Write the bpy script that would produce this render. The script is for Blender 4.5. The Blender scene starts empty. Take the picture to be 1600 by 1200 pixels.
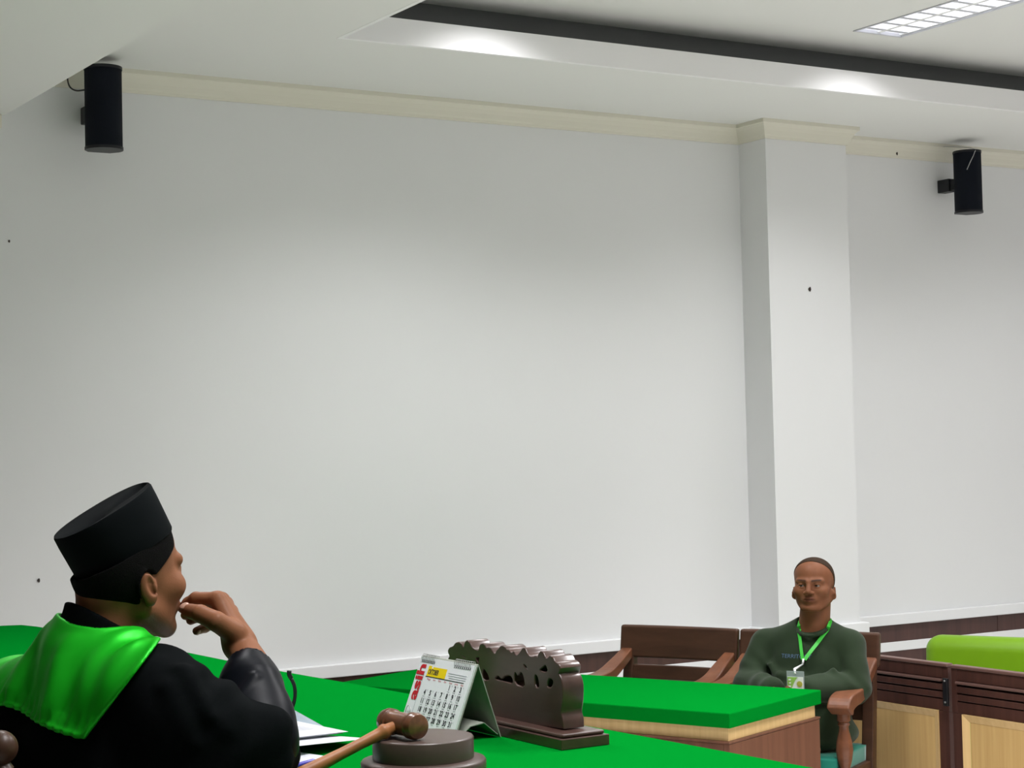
import bpy, bmesh, math, random
import numpy as np
from mathutils import Vector, Matrix

# ------------------------------------------------------------------ camera, light, exposure
C = bpy.context.scene.collection
scn = bpy.context.scene
cam_d = bpy.data.cameras.new('camera')
cam = bpy.data.objects.new('camera', cam_d); C.objects.link(cam)
cam_d.sensor_width = 36.0
cam_d.lens = 36.0 * 2867.0 / 1600.0
cam_d.clip_start = 0.05
cam.matrix_world = Matrix([[0.852201, 0.00123, -0.523213, 0.0], [-0.522687, -0.042872, -0.851446, 0.0], [-0.023478, 0.99908, -0.035893, 1.7], [0.0, 0.0, 0.0, 1.0]])
scn.camera = cam

w = bpy.data.worlds.new('world'); scn.world = w; w.use_nodes = True
w.node_tree.nodes['Background'].inputs[0].default_value = (0.8, 0.85, 0.9, 1)
w.node_tree.nodes['Background'].inputs[1].default_value = 0.05

scn.view_settings.view_transform = 'Standard'
scn.view_settings.look = 'None'
scn.view_settings.gamma = 1.0
scn.view_settings.use_curve_mapping = False
scn.view_settings.exposure = 0.1
try:
    scn.cycles.use_denoising = True
    scn.cycles.max_bounces = 8
    scn.cycles.diffuse_bounces = 5
    scn.cycles.sample_clamp_indirect = 4.0
except Exception:
    pass

TRAY_POWER = {(3.90, 5.72): 30.0, (5.935, 5.72): 24.0, (7.97, 5.72): 17.0, (3.90, 3.20): 68.0, (5.935, 3.20): 50.0, (7.97, 3.20): 30.0}   # ceiling lights of the raised tray
LOW_POWER = {4.5: 15.0, 2.2: 26.0}   # ceiling lights over the bench, by y
LAMP_COLOR = (1.0, 0.985, 1.0)

# ------------------------------------------------------------------ helpers
PI = math.pi
random.seed(4)

def tag(o, label=None, cat=None, group=None, kind=None):
    if label: o['label'] = label
    if cat: o['category'] = cat
    if group: o['group'] = group
    if kind: o['kind'] = kind
    return o

def thing(name, label, cat, loc=(0, 0, 0), rotz=0.0, group=None):
    o = bpy.data.objects.new(name, None); C.objects.link(o)
    o.location = loc; o.rotation_euler = (0, 0, rotz); o.empty_display_size = 0.1
    return tag(o, label, cat, group)

def obj(name, bm, m, parent=None, smooth=False, bevel=0.0, seg=2, keep=False):
    me = bpy.data.meshes.new(name)
    bmesh.ops.recalc_face_normals(bm, faces=bm.faces[:])
    bm.to_mesh(me); bm.free()
    if m: me.materials.append(m)
    o = bpy.data.objects.new(name, me); C.objects.link(o)
    if parent: o.parent = parent
    if smooth:
        me.polygons.foreach_set('use_smooth', [True] * len(me.polygons))
    if bevel:
        md = o.modifiers.new('bevel', 'BEVEL'); md.width = bevel; md.segments = seg
        md.limit_method = 'ANGLE'; md.angle_limit = 0.6
    return o

def auto_smooth(o, ang=40):
    me = o.data
    me.polygons.foreach_set('use_smooth', [True] * len(me.polygons))
    bm = bmesh.new(); bm.from_mesh(me)
    for e in bm.edges:
        if len(e.link_faces) == 2 and e.calc_face_angle(0) > math.radians(ang):
            e.smooth = False
    bm.to_mesh(me); bm.free()
    return o

def copy_tree(o, parent=None):
    c = o.copy(); C.objects.link(c)
    if parent: c.parent = parent
    for ch in list(o.children): copy_tree(ch, c)
    return c

def box(bm, x0, x1, y0, y1, z0, z1, M=None):
    vs = [Vector((x, y, z)) for x in (x0, x1) for y in (y0, y1) for z in (z0, z1)]
    if M: vs = [M @ v for v in vs]
    v = [bm.verts.new(p) for p in vs]
    for f in ((0, 1, 3, 2), (4, 6, 7, 5), (0, 4, 5, 1), (2, 3, 7, 6), (0, 2, 6, 4), (1, 5, 7, 3)):
        bm.faces.new([v[i] for i in f])
    return bm

def bbox(x0, x1, y0, y1, z0, z1, M=None):
    return box(bmesh.new(), x0, x1, y0, y1, z0, z1, M)

def lathe(bm, prof, n=24, M=None, cap=True):
    """prof: list of (r, z); around local z"""
    rings = []
    for r, z in prof:
        ring = []
        for i in range(n):
            a = 2 * PI * i / n
            p = Vector((r * math.cos(a), r * math.sin(a), z))
            ring.append(bm.verts.new(M @ p if M else p))
        rings.append(ring)
    for a, b in zip(rings, rings[1:]):
        for i in range(n):
            bm.faces.new((a[i], a[(i + 1) % n], b[(i + 1) % n], b[i]))
    if cap:
        bm.faces.new(rings[0][::-1]); bm.faces.new(rings[-1])
    return bm

def axis_matrix(p0, p1):
    p0, p1 = Vector(p0), Vector(p1)
    z = (p1 - p0).normalized()
    return Matrix.Translation(p0) @ z.to_track_quat('Z', 'Y').to_matrix().to_4x4()

def smooth_path(pts, n=6):
    P = [Vector(p) for p in pts]; out = []
    Q = [P[0] * 2 - P[1]] + P + [P[-1] * 2 - P[-2]]
    for i in range(1, len(Q) - 2):
        a, b, c, d = Q[i - 1], Q[i], Q[i + 1], Q[i + 2]
        for k in range(n):
            t = k / n
            out.append(0.5 * ((2 * b) + (c - a) * t + (2 * a - 5 * b + 4 * c - d) * t * t + (3 * b - a - 3 * c + d) * t ** 3))
    out.append(P[-1])
    return out

def tube(bm, pts, r, n=8, cap=True):
    pts = [Vector(p) for p in pts]; rings = []
    up = Vector((0.13, 0.31, 0.94))
    for i, p in enumerate(pts):
        t = (pts[min(i + 1, len(pts) - 1)] - pts[max(i - 1, 0)]).normalized()
        u = t.cross(up)
        if u.length < 1e-4: u = t.cross(Vector((1, 0, 0)))
        u.normalize(); v = u.cross(t)
        rr = r[i] if isinstance(r, (list, tuple)) else r
        rings.append([bm.verts.new(p + (u * math.cos(2 * PI * k / n) + v * math.sin(2 * PI * k / n)) * rr) for k in range(n)])
    for a, b in zip(rings, rings[1:]):
        for i in range(n):
            bm.faces.new((a[i], a[(i + 1) % n], b[(i + 1) % n], b[i]))
    if cap:
        bm.faces.new(rings[0][::-1]); bm.faces.new(rings[-1])
    return bm

def sweep(bm, pts, sides, ups, half_w, half_h):
    """rectangular section swept along pts; sides/ups are per-point unit vectors"""
    rings = []
    for p, s, u, hw, hh in zip(pts, sides, ups, half_w, half_h):
        p, s, u = Vector(p), Vector(s), Vector(u)
        rings.append([bm.verts.new(p + s * a * hw + u * b * hh) for a, b in ((-1, -1), (1, -1), (1, 1), (-1, 1))])
    for a, b in zip(rings, rings[1:]):
        for i in range(4):
            bm.faces.new((a[i], a[(i + 1) % 4], b[(i + 1) % 4], b[i]))
    bm.faces.new(rings[0][::-1]); bm.faces.new(rings[-1])
    return bm

def prism(bm, outline, z0, z1):
    """outline: list of (x, y); extruded in z"""
    a = [bm.verts.new((x, y, z0)) for x, y in outline]
    b = [bm.verts.new((x, y, z1)) for x, y in outline]
    n = len(a)
    for i in range(n):
        bm.faces.new((a[i], a[(i + 1) % n], b[(i + 1) % n], b[i]))
    bm.faces.new(a[::-1]); bm.faces.new(b)
    return bm

def holed_plane(bm, x0, x1, y0, y1, z, holes, up=False):
    """horizontal sheet with rectangular openings (hx0, hx1, hy0, hy1)"""
    xs = sorted({x0, x1, *[h[0] for h in holes], *[h[1] for h in holes]})
    ys = sorted({y0, y1, *[h[2] for h in holes], *[h[3] for h in holes]})
    V = {}
    def v(x, y):
        if (x, y) not in V: V[x, y] = bm.verts.new((x, y, z))
        return V[x, y]
    for xa, xb in zip(xs, xs[1:]):
        for ya, yb in zip(ys, ys[1:]):
            cx, cy = (xa + xb) / 2, (ya + yb) / 2
            if any(h[0] < cx < h[1] and h[2] < cy < h[3] for h in holes): continue
            bm.faces.new((v(xa, ya), v(xa, yb), v(xb, yb), v(xb, ya)))
    return bm

def text_geo(s, size, align='CENTER', bold=0.0, sx=1.0):
    """flat letters in the xy plane -> (verts, faces)"""
    cu = bpy.data.curves.new('lettering', 'FONT'); cu.body = s; cu.size = size
    cu.align_x = align; cu.align_y = 'CENTER'; cu.offset = bold; cu.resolution_u = 3
    o = bpy.data.objects.new('lettering', cu); C.objects.link(o)
    dg = bpy.context.evaluated_depsgraph_get()
    me = bpy.data.meshes.new_from_object(o.evaluated_get(dg))
    vs = [(v.co.x * sx, v.co.y) for v in me.vertices]; fs = [tuple(p.vertices) for p in me.polygons]
    bpy.data.objects.remove(o); bpy.data.curves.remove(cu); bpy.data.meshes.remove(me)
    return vs, fs

def put_text(bm, geo, f):
    vs, fs = geo
    V = [bm.verts.new(f(x, y)) for x, y in vs]
    for q in fs:
        try: bm.faces.new([V[i] for i in q])
        except ValueError: pass
    return bm

# ------------------------------------------------------------------ materials
def mat(name, col, rough=0.6, spec=0.5, noise=None, bump=0.0, bump_scale=80.0, metal=0.0, sheen=0.0, coat=0.0, emit=0.0):
    m = bpy.data.materials.new(name); m.use_nodes = True
    nt = m.node_tree; b = nt.nodes['Principled BSDF']
    b.inputs['Base Color'].default_value = (*col, 1); b.inputs['Roughness'].default_value = rough
    b.inputs['Specular IOR Level'].default_value = spec; b.inputs['Metallic'].default_value = metal
    if sheen:
        b.inputs['Sheen Weight'].default_value = sheen
    if coat:
        b.inputs['Coat Weight'].default_value = coat; b.inputs['Coat Roughness'].default_value = 0.15
    if emit:
        b.inputs['Emission Color'].default_value = (*LAMP_COLOR, 1); b.inputs['Emission Strength'].default_value = emit
    tc = nt.nodes.new('ShaderNodeTexCoord')
    if noise:
        amt, sc = noise[0], noise[1]
        n = nt.nodes.new('ShaderNodeTexNoise'); n.inputs['Scale'].default_value = sc; n.inputs['Detail'].default_value = 5
        nt.links.new(tc.outputs['Object'], n.inputs['Vector'])
        mx = nt.nodes.new('ShaderNodeMix'); mx.data_type = 'RGBA'
        mx.inputs[6].default_value = (*[c * (1 - amt) for c in col], 1)
        mx.inputs[7].default_value = (*[min(1, c * (1 + amt)) for c in col], 1)
        nt.links.new(n.outputs['Fac'], mx.inputs[0]); nt.links.new(mx.outputs[2], b.inputs['Base Color'])
    if bump:
        n2 = nt.nodes.new('ShaderNodeTexNoise'); n2.inputs['Scale'].default_value = bump_scale; n2.inputs['Detail'].default_value = 4
        bp = nt.nodes.new('ShaderNodeBump'); bp.inputs['Strength'].default_value = bump; bp.inputs['Distance'].default_value = 0.01
        nt.links.new(tc.outputs['Object'], n2.inputs['Vector'])
        nt.links.new(n2.outputs['Fac'], bp.inputs['Height']); nt.links.new(bp.outputs['Normal'], b.inputs['Normal'])
    return m

def wood(name, c0, c1, rough=0.4, scale=(30, 30, 2.0), spec=0.5, coat=0.0, contrast=(0.3, 0.7)):
    m = bpy.data.materials.new(name); m.use_nodes = True
    nt = m.node_tree; b = nt.nodes['Principled BSDF']
    b.inputs['Roughness'].default_value = rough; b.inputs['Specular IOR Level'].default_value = spec
    if coat:
        b.inputs['Coat Weight'].default_value = coat; b.inputs['Coat Roughness'].default_value = 0.2
    tc = nt.nodes.new('ShaderNodeTexCoord'); mp = nt.nodes.new('ShaderNodeMapping')
    mp.inputs['Scale'].default_value = scale
    n = nt.nodes.new('ShaderNodeTexNoise'); n.inputs['Scale'].default_value = 1.0; n.inputs['Detail'].default_value = 6
    n.inputs['Roughness'].default_value = 0.6; n.inputs['Distortion'].default_value = 0.4
    r = nt.nodes.new('ShaderNodeValToRGB')
    r.color_ramp.elements[0].position = contrast[0]; r.color_ramp.elements[0].color = (*c0, 1)
    r.color_ramp.elements[1].position = contrast[1]; r.color_ramp.elements[1].color = (*c1, 1)
    nt.links.new(tc.outputs['Object'], mp.inputs['Vector']); nt.links.new(mp.outputs['Vector'], n.inputs['Vector'])
    nt.links.new(n.outputs['Fac'], r.inputs['Fac']); nt.links.new(r.outputs['Color'], b.inputs['Base Color'])
    return m

def attr_mat(name, rough=0.5, spec=0.4, sss=0.0, bump=0.0, bscale=300):
    """colour read from the 'col' attribute of the mesh (skin with brows, lips, stubble)"""
    m = bpy.data.materials.new(name); m.use_nodes = True
    nt = m.node_tree; b = nt.nodes['Principled BSDF']
    a = nt.nodes.new('ShaderNodeAttribute'); a.attribute_name = 'col'
    nt.links.new(a.outputs['Color'], b.inputs['Base Color'])
    b.inputs['Roughness'].default_value = rough; b.inputs['Specular IOR Level'].default_value = spec
    if bump:
        tc = nt.nodes.new('ShaderNodeTexCoord')
        n2 = nt.nodes.new('ShaderNodeTexNoise'); n2.inputs['Scale'].default_value = bscale; n2.inputs['Detail'].default_value = 3
        bp = nt.nodes.new('ShaderNodeBump'); bp.inputs['Strength'].default_value = bump; bp.inputs['Distance'].default_value = 0.002
        nt.links.new(tc.outputs['Object'], n2.inputs['Vector'])
        nt.links.new(n2.outputs['Fac'], bp.inputs['Height']); nt.links.new(bp.outputs['Normal'], b.inputs['Normal'])
    return m

M_wall = mat('white_wall_paint', (0.79, 0.80, 0.805), 0.55, 0.3, noise=(0.015, 1.5), bump=0.03, bump_scale=40)
M_ceil = mat('white_ceiling_paint', (0.77, 0.775, 0.755), 0.8, 0.2)
M_cove = mat('dark_grey_cove', (0.22, 0.225, 0.23), 0.9, 0.1)
M_lip = mat('tray_edge_white_paint', (0.86, 0.86, 0.86), 0.8, 0.1)
M_cornice = mat('cream_cornice_plaster', (0.74, 0.72, 0.62), 0.6, 0.3)
M_trim = mat('white_tile_trim', (0.82, 0.83, 0.84), 0.35, 0.5)
M_floor = mat('white_floor_tile', (0.78, 0.77, 0.74), 0.3, 0.4, noise=(0.03, 3))
M_carpet = mat('platform_cream_tile', (0.74, 0.72, 0.68), 0.35, 0.4, noise=(0.03, 4))
M_panel = wood('brown_wood_panelling', (0.048, 0.020, 0.017), (0.085, 0.037, 0.030), 0.4, (26, 26, 0.8))
M_body = wood('reddish_brown_laminate', (0.110, 0.046, 0.028), (0.160, 0.068, 0.041), 0.45, (34, 34, 1.2), spec=0.25)
M_dark = wood('dark_brown_laminate', (0.040, 0.016, 0.012), (0.070, 0.028, 0.021), 0.45, (30, 30, 1.4), spec=0.25)
M_light = wood('pale_maple_laminate', (0.60, 0.40, 0.17), (0.70, 0.49, 0.23), 0.42, (50, 50, 1.6))
M_chair = wood('dark_chair_wood', (0.046, 0.021, 0.012), (0.078, 0.035, 0.020), 0.42, (20, 3, 20), spec=0.3, coat=0.05)
M_arm = wood('varnished_arm_wood', (0.115, 0.041, 0.019), (0.185, 0.069, 0.032), 0.38, (4, 26, 26), spec=0.35, coat=0.1)
M_carved = wood('carved_dark_wood', (0.048, 0.024, 0.019), (0.085, 0.042, 0.033), 0.3, (24, 6, 24), coat=0.35)
M_block = wood('sound_block_wood', (0.052, 0.033, 0.027), (0.078, 0.050, 0.040), 0.42, (8, 8, 30), coat=0.1)
M_gavel = wood('gavel_head_wood', (0.090, 0.032, 0.017), (0.200, 0.080, 0.038), 0.28, (60, 14, 60), coat=0.4)
M_handle = wood('gavel_handle_wood', (0.25, 0.090, 0.030), (0.38, 0.150, 0.052), 0.45, (14, 14, 50), spec=0.3)
M_felt = mat('green_felt', (0.0006, 0.182, 0.016), 0.95, 0.0, noise=(0.05, 250), bump=0.06, bump_scale=900)
M_black = mat('black_plastic', (0.006, 0.007, 0.010), 0.45, 0.4)
M_grille = mat('black_speaker_grille', (0.004, 0.006, 0.012), 0.7, 0.15, bump=0.4, bump_scale=500)
M_cable = mat('dark_cable', (0.02, 0.02, 0.02), 0.5)
M_lime = mat('lime_green_leatherette', (0.15, 0.31, 0.004), 0.42, 0.35, noise=(0.04, 12))
M_teal = mat('teal_seat_fabric', (0.0, 0.17, 0.115), 0.7, 0.3, sheen=0.3)
M_page = mat('calendar_page', (0.80, 0.81, 0.84), 0.6, 0.2)
M_paper = mat('white_paper', (0.60, 0.61, 0.65), 0.6, 0.2)
M_paper_blue = mat('bluish_paper_cover', (0.27, 0.33, 0.38), 0.5, 0.3)
M_print = mat('grey_print', (0.45, 0.46, 0.50), 0.7, 0.1)
M_ink = mat('black_ink', (0.03, 0.03, 0.035), 0.6, 0.2)
M_red = mat('red_ink', (0.55, 0.02, 0.03), 0.6, 0.2)
M_yellow = mat('yellow_ink', (0.85, 0.62, 0.005), 0.6, 0.2)
M_field = wood('pale_veneer_field', (0.47, 0.30, 0.115), (0.56, 0.375, 0.155), 0.45, (50, 50, 1.6), spec=0.3)
M_greycard = mat('grey_green_cardboard', (0.34, 0.36, 0.31), 0.6, 0.3)
M_wire = mat('wire_binding', (0.5, 0.5, 0.5), 0.3, 0.5, metal=0.8)
M_robe = mat('black_robe_cloth', (0.0028, 0.0038, 0.0043), 0.9, 0.05, bump=0.08, bump_scale=500)
M_cuff = mat('black_satin_sleeve', (0.0034, 0.0043, 0.0072), 0.42, 0.09)
M_cap = mat('black_velvet_cap', (0.0032, 0.0046, 0.0055), 0.9, 0.08, sheen=0.01)
M_satin = mat('green_satin', (0.008, 0.56, 0.014), 0.44, 0.4, metal=0.45)
M_skin = attr_mat('skin', 0.5, 0.14, bump=0.12)
M_eye = attr_mat('eye_surface', 0.15, 0.5)
M_hair = mat('black_hair', (0.0045, 0.0042, 0.0042), 0.85, 0.08, bump=0.6, bump_scale=700)
M_crop = mat('cropped_hair', (0.042, 0.027, 0.018), 0.85, 0.08, bump=0.4, bump_scale=900)
M_sweater = mat('dark_green_sweater_knit', (0.016, 0.030, 0.0125), 0.85, 0.2, sheen=0.1, bump=0.1, bump_scale=400)
M_trouser = mat('beige_trouser_cloth', (0.50, 0.42, 0.36), 0.8, 0.2)
M_shoe = mat('black_shoe_leather', (0.01, 0.01, 0.01), 0.4, 0.4)
M_lan = mat('green_lanyard_ribbon', (0.03, 0.42, 0.03), 0.45, 0.4)
M_clear = mat('badge_sleeve_plastic', (0.30, 0.33, 0.34), 0.15, 0.5)
M_badge = mat('badge_card', (0.75, 0.78, 0.74), 0.4, 0.3)
M_badge_green = mat('badge_green_print', (0.28, 0.50, 0.10), 0.4, 0.3)
M_badge_gold = mat('badge_gold_print', (0.42, 0.40, 0.07), 0.4, 0.3)
M_logo = mat('pale_blue_print', (0.10, 0.16, 0.26), 0.6, 0.2)
M_metal = mat('brushed_metal', (0.6, 0.6, 0.6), 0.3, 0.5, metal=0.9)
M_reflector = mat('white_light_reflector', (0.92, 0.93, 0.94), 0.35, 0.5)
M_louver = mat('light_louver_metal', (0.62, 0.63, 0.68), 0.35, 0.5)
M_tube = mat('fluorescent_tube', (0.9, 0.9, 0.9), 0.3, 0.3, emit=7.0)
M_speck = mat('dark_wall_speck', (0.06, 0.05, 0.045), 0.9, 0.1)
M_pen = mat('blue_pen_plastic', (0.06, 0.05, 0.38), 0.3, 0.5)
M_screw = mat('hinge_black_metal', (0.008, 0.008, 0.010), 0.35, 0.5)
M_maroon = mat('maroon_hardwood_top', (0.115, 0.060, 0.050), 0.4, 0.4)

# ------------------------------------------------------------------ smooth distance fields (bodies, cloth)
def v3(*a): return np.array(a, np.float32)
def smin(a, b, k):
    h = np.clip(0.5 + 0.5 * (b - a) / k, 0, 1)
    return b + (a - b) * h - k * h * (1 - h)
def smax(a, b, k): return -smin(-a, -b, k)
def length(p): return np.sqrt((p * p).sum(-1))
def rc(p, a, b, ra, rb):
    a = np.asarray(a, np.float32); b = np.asarray(b, np.float32)
    ba = b - a; pa = p - a
    t = np.clip((pa @ ba) / max(float(ba @ ba), 1e-9), 0, 1)
    return length(pa - t[:, None] * ba) - (ra + (rb - ra) * t)
def ell(p, c, r, R=None):
    q = p - np.asarray(c, np.float32)
    if R is not None: q = q @ R
    r = np.asarray(r, np.float32)
    k0 = length(q / r); k1 = length(q / (r * r))
    return k0 * (k0 - 1.0) / np.maximum(k1, 1e-6)
def chain(p, pts, rs, k=0.01):
    d = None
    for a, b, ra, rb in zip(pts, pts[1:], rs, rs[1:]):
        e = rc(p, a, b, ra, rb)
        d = e if d is None else smin(d, e, k)
    return d
def rot(ax, deg):
    return np.array(Matrix.Rotation(math.radians(deg), 3, ax), np.float32)

def surface(f, lo, hi, h, newton=1, slack=1.6):
    """sparse surface nets on the zero set of f -> (verts, quads)"""
    lo = np.asarray(lo, np.float32); B = 8
    nb = np.ceil((np.asarray(hi) - lo) / (h * B)).astype(int)
    n = nb * B
    bi = np.stack(np.meshgrid(*[np.arange(k) for k in nb], indexing='ij'), -1).reshape(-1, 3)
    cen = lo + (bi * B + (B - 1) / 2).astype(np.float32) * h
    dc = f(cen.astype(np.float32))
    D = np.repeat(np.repeat(np.repeat(dc.reshape(nb), B, 0), B, 1), B, 2).astype(np.float32)
    keep = np.abs(dc) < h * B * 0.87 * slack
    off = np.stack(np.meshgrid(*[np.arange(B)] * 3, indexing='ij'), -1).reshape(-1, 3)
    kb = bi[keep]
    for s in range(0, len(kb), 400):
        idx = (kb[s:s + 400, None, :] * B + off[None]).reshape(-1, 3)
        D[idx[:, 0], idx[:, 1], idx[:, 2]] = f(lo + idx.astype(np.float32) * h)
    S = D < 0
    cnt = np.zeros(n - 1, np.int8)
    for dx in (0, 1):
        for dy in (0, 1):
            for dz in (0, 1):
                cnt += S[dx:n[0] - 1 + dx, dy:n[1] - 1 + dy, dz:n[2] - 1 + dz]
    act = np.argwhere((cnt > 0) & (cnt < 8))
    ids = np.full(n - 1, -1, np.int32)
    ids[act[:, 0], act[:, 1], act[:, 2]] = np.arange(len(act))
    cs = [(0, 0, 0), (1, 0, 0), (0, 1, 0), (1, 1, 0), (0, 0, 1), (1, 0, 1), (0, 1, 1), (1, 1, 1)]
    vals = np.stack([D[act[:, 0] + c[0], act[:, 1] + c[1], act[:, 2] + c[2]] for c in cs], 1)
    acc = np.zeros((len(act), 3), np.float32); num = np.zeros((len(act), 1), np.float32)
    for i in range(8):
        for j in range(i + 1, 8):
            if sum(abs(a - b) for a, b in zip(cs[i], cs[j])) != 1: continue
            a, b = vals[:, i], vals[:, j]
            m = (a < 0) != (b < 0)
            t = np.where(m, a / np.where(m, a - b, 1), 0)[:, None]
            p = np.array(cs[i], np.float32) + t * (np.array(cs[j], np.float32) - np.array(cs[i], np.float32))
            acc += np.where(m[:, None], p, 0); num += m[:, None]
    V = lo + (act + acc / np.maximum(num, 1)) * h
    V = V.astype(np.float32)
    for _ in range(newton):
        e = h * 0.25
        d0 = f(V)
        g = np.stack([f(V + v3(e, 0, 0)) - d0, f(V + v3(0, e, 0)) - d0, f(V + v3(0, 0, e)) - d0], 1) / e
        st = -(d0 / np.maximum((g * g).sum(1), 0.2))[:, None] * g
        ln = length(st)[:, None]
        V = V + st * np.minimum(1, 0.6 * h / np.maximum(ln, 1e-9))
    Q = []
    for ax in range(3):
        sl = [slice(None)] * 3; s2 = [slice(None)] * 3
        sl[ax] = slice(0, n[ax] - 1); s2[ax] = slice(1, n[ax])
        A, Bq = S[tuple(sl)], S[tuple(s2)]
        o1, o2 = (ax + 1) % 3, (ax + 2) % 3
        e = np.argwhere(A != Bq)
        e = e[(e[:, o1] > 0) & (e[:, o2] > 0) & (e[:, o1] < n[o1] - 1) & (e[:, o2] < n[o2] - 1)]
        fl = A[e[:, 0], e[:, 1], e[:, 2]]
        u = np.zeros(3, int); u[o1] = 1
        v = np.zeros(3, int); v[o2] = 1
        q = [e - u - v, e - v, e, e - u]
        q = np.stack([ids[k[:, 0], k[:, 1], k[:, 2]] for k in q], 1)
        q[~fl] = q[~fl][:, ::-1]
        Q.append(q[(q >= 0).all(1)])
    return V, np.concatenate(Q)

def mesh_obj(name, V, Q, m, parent=None, col=None, origin=(0, 0, 0)):
    me = bpy.data.meshes.new(name)
    V = np.asarray(V, np.float32) - np.asarray(origin, np.float32)
    me.vertices.add(len(V)); me.vertices.foreach_set('co', V.ravel())
    me.loops.add(len(Q) * 4); me.loops.foreach_set('vertex_index', Q.ravel().astype(np.int32))
    me.polygons.add(len(Q)); me.polygons.foreach_set('loop_start', np.arange(len(Q), dtype=np.int32) * 4)
    me.update(calc_edges=True); me.validate()
    me.polygons.foreach_set('use_smooth', np.ones(len(me.polygons), bool))
    if col is not None:
        at = me.attributes.new('col', 'FLOAT_COLOR', 'POINT')
        c = np.concatenate([col, np.ones((len(V), 1))], 1).astype(np.float32)
        at.data.foreach_set('color', c.ravel())
    me.materials.append(m)
    o = bpy.data.objects.new(name, me); C.objects.link(o)
    if parent: o.parent = parent
    return o

# ------------------------------------------------------------------ the room
WY = 7.5                       # the long white wall
CZ = 3.36                      # ceiling along the wall
TX0, TX1, TY0, TY1 = 3.26, 9.35, 0.6, 6.53     # raised tray opening
UZ = 3.60                      # raised ceiling
BX = 2.18; BZ = 3.13           # dropped ceiling over the bench
RX0, RX1, RY0 = -2.6, 10.6, -3.0

def struct(name, bm, m, parent=None, bevel=0.0, label=None):
    o = obj(name, bm, m, parent, bevel=bevel)
    if parent is None: tag(o, label, None, None, 'structure')
    return o

struct('floor', bbox(RX0, RX1, RY0, WY, -0.1, 0.0), M_floor)
struct('platform', bbox(RX0, 2.35, RY0, WY, 0.0, 0.40), M_carpet, label='raised tiled platform under the judges bench')
wall = struct('wall_back', bbox(RX0, RX1, WY, WY + 0.15, 0.0, 3.9), M_wall)
wl = struct('wall_left', bbox(RX0 - 0.15, RX0, RY0, WY, 0.0, 3.9), M_wall)
for k in range(9):      # tall wood panelling behind the judges
    y0 = RY0 + 0.01 + k * 1.16
    obj('panel_board', bbox(RX0, RX0 + 0.02, y0, min(y0 + 1.15, WY), 0.42, BZ - 0.005), M_body, wl)
struct('wall_right', bbox(RX1, RX1 + 0.15, RY0, WY, 0.0, 3.9), M_wall)
struct('wall_front', bbox(RX0, RX1, RY0 - 0.15, RY0, 0.0, 3.9), M_wall)

# pillar with its own dado
PX0, PX1, PY = 6.033, 6.578, 7.281
pil = struct('pillar', bbox(PX0, PX1, PY, WY, 0.0, CZ), M_wall, label='square white pillar standing against the long wall')

# dado: boards, one by one, white rail and white strip
def dado(parent, x0, x1, y, w=1.22):
    x = x0
    while x < x1 - 1e-3:
        xe = min(x + w, x1)
        for z0, z1 in ((0.02, 0.556), (0.606, 0.70)):
            obj('panel_board', bbox(x + 0.0015, xe - 0.0015, y - 0.012, y, z0, z1), M_panel, parent)
        x = xe
dado(wall, RX0, PX0, WY); dado(wall, PX1 + 0.0, RX1, WY)
dado(pil, PX0, PX1, PY, 0.6)
def rail_run(bm, z0, z1, d):
    box(bm, RX0, PX0 - d, WY - d, WY, z0, z1)
    box(bm, PX0 - d, PX1 + d, PY - d, WY, z0, z1)
    box(bm, PX1 + d, RX1, WY - d, WY, z0, z1)
    return bm
struct('trim_1', rail_run(bmesh.new(), 0.70, 0.757, 0.035), M_trim, bevel=0.004)
struct('trim_2', rail_run(bmesh.new(), 0.556, 0.606, 0.016), M_trim, bevel=0.002)
struct('baseboard_back', rail_run(bmesh.new(), 0.0, 0.02, 0.014), M_trim)

# cornice: cream cove moulding under the ceiling, wrapping the pillar
def cornice(bm):
    prof = [(0.001, 3.266), (0.010, 3.267), (0.013, 3.278), (0.018, 3.286), (0.026, 3.306), (0.036, 3.324), (0.048, 3.338), (0.054, 3.341), (0.054, CZ)]
    rings = []
    for d, z in prof:
        rings.append([bm.verts.new((x, y, z)) for x, y in ((RX0, WY - d), (PX0 - d, WY - d), (PX0 - d, PY - d), (PX1 + d, PY - d), (PX1 + d, WY - d), (RX1, WY - d))])
    for r0, r1 in zip(rings, rings[1:]):
        for i in range(5): bm.faces.new((r0[i], r0[i + 1], r1[i + 1], r1[i]))
    return bm
struct('trim_3', cornice(bmesh.new()), M_cornice)

# fixtures: (x, y) centres
FW, FL = 0.30, 1.22
tray_lights = [(x, y) for x in (3.90, 5.935, 7.97) for y in (5.72, 3.20)]
low_lights = [(1.60, y) for y in (4.5, 2.2)]
def hole(x, y): return (x - FW / 2, x + FW / 2, y - FL / 2, y + FL / 2)

# lower ceiling ring round the tray
cl = struct('ceiling', holed_plane(bmesh.new(), BX, RX1, RY0, WY, CZ, [(TX0, TX1, TY0, TY1)]), M_ceil)
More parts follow.
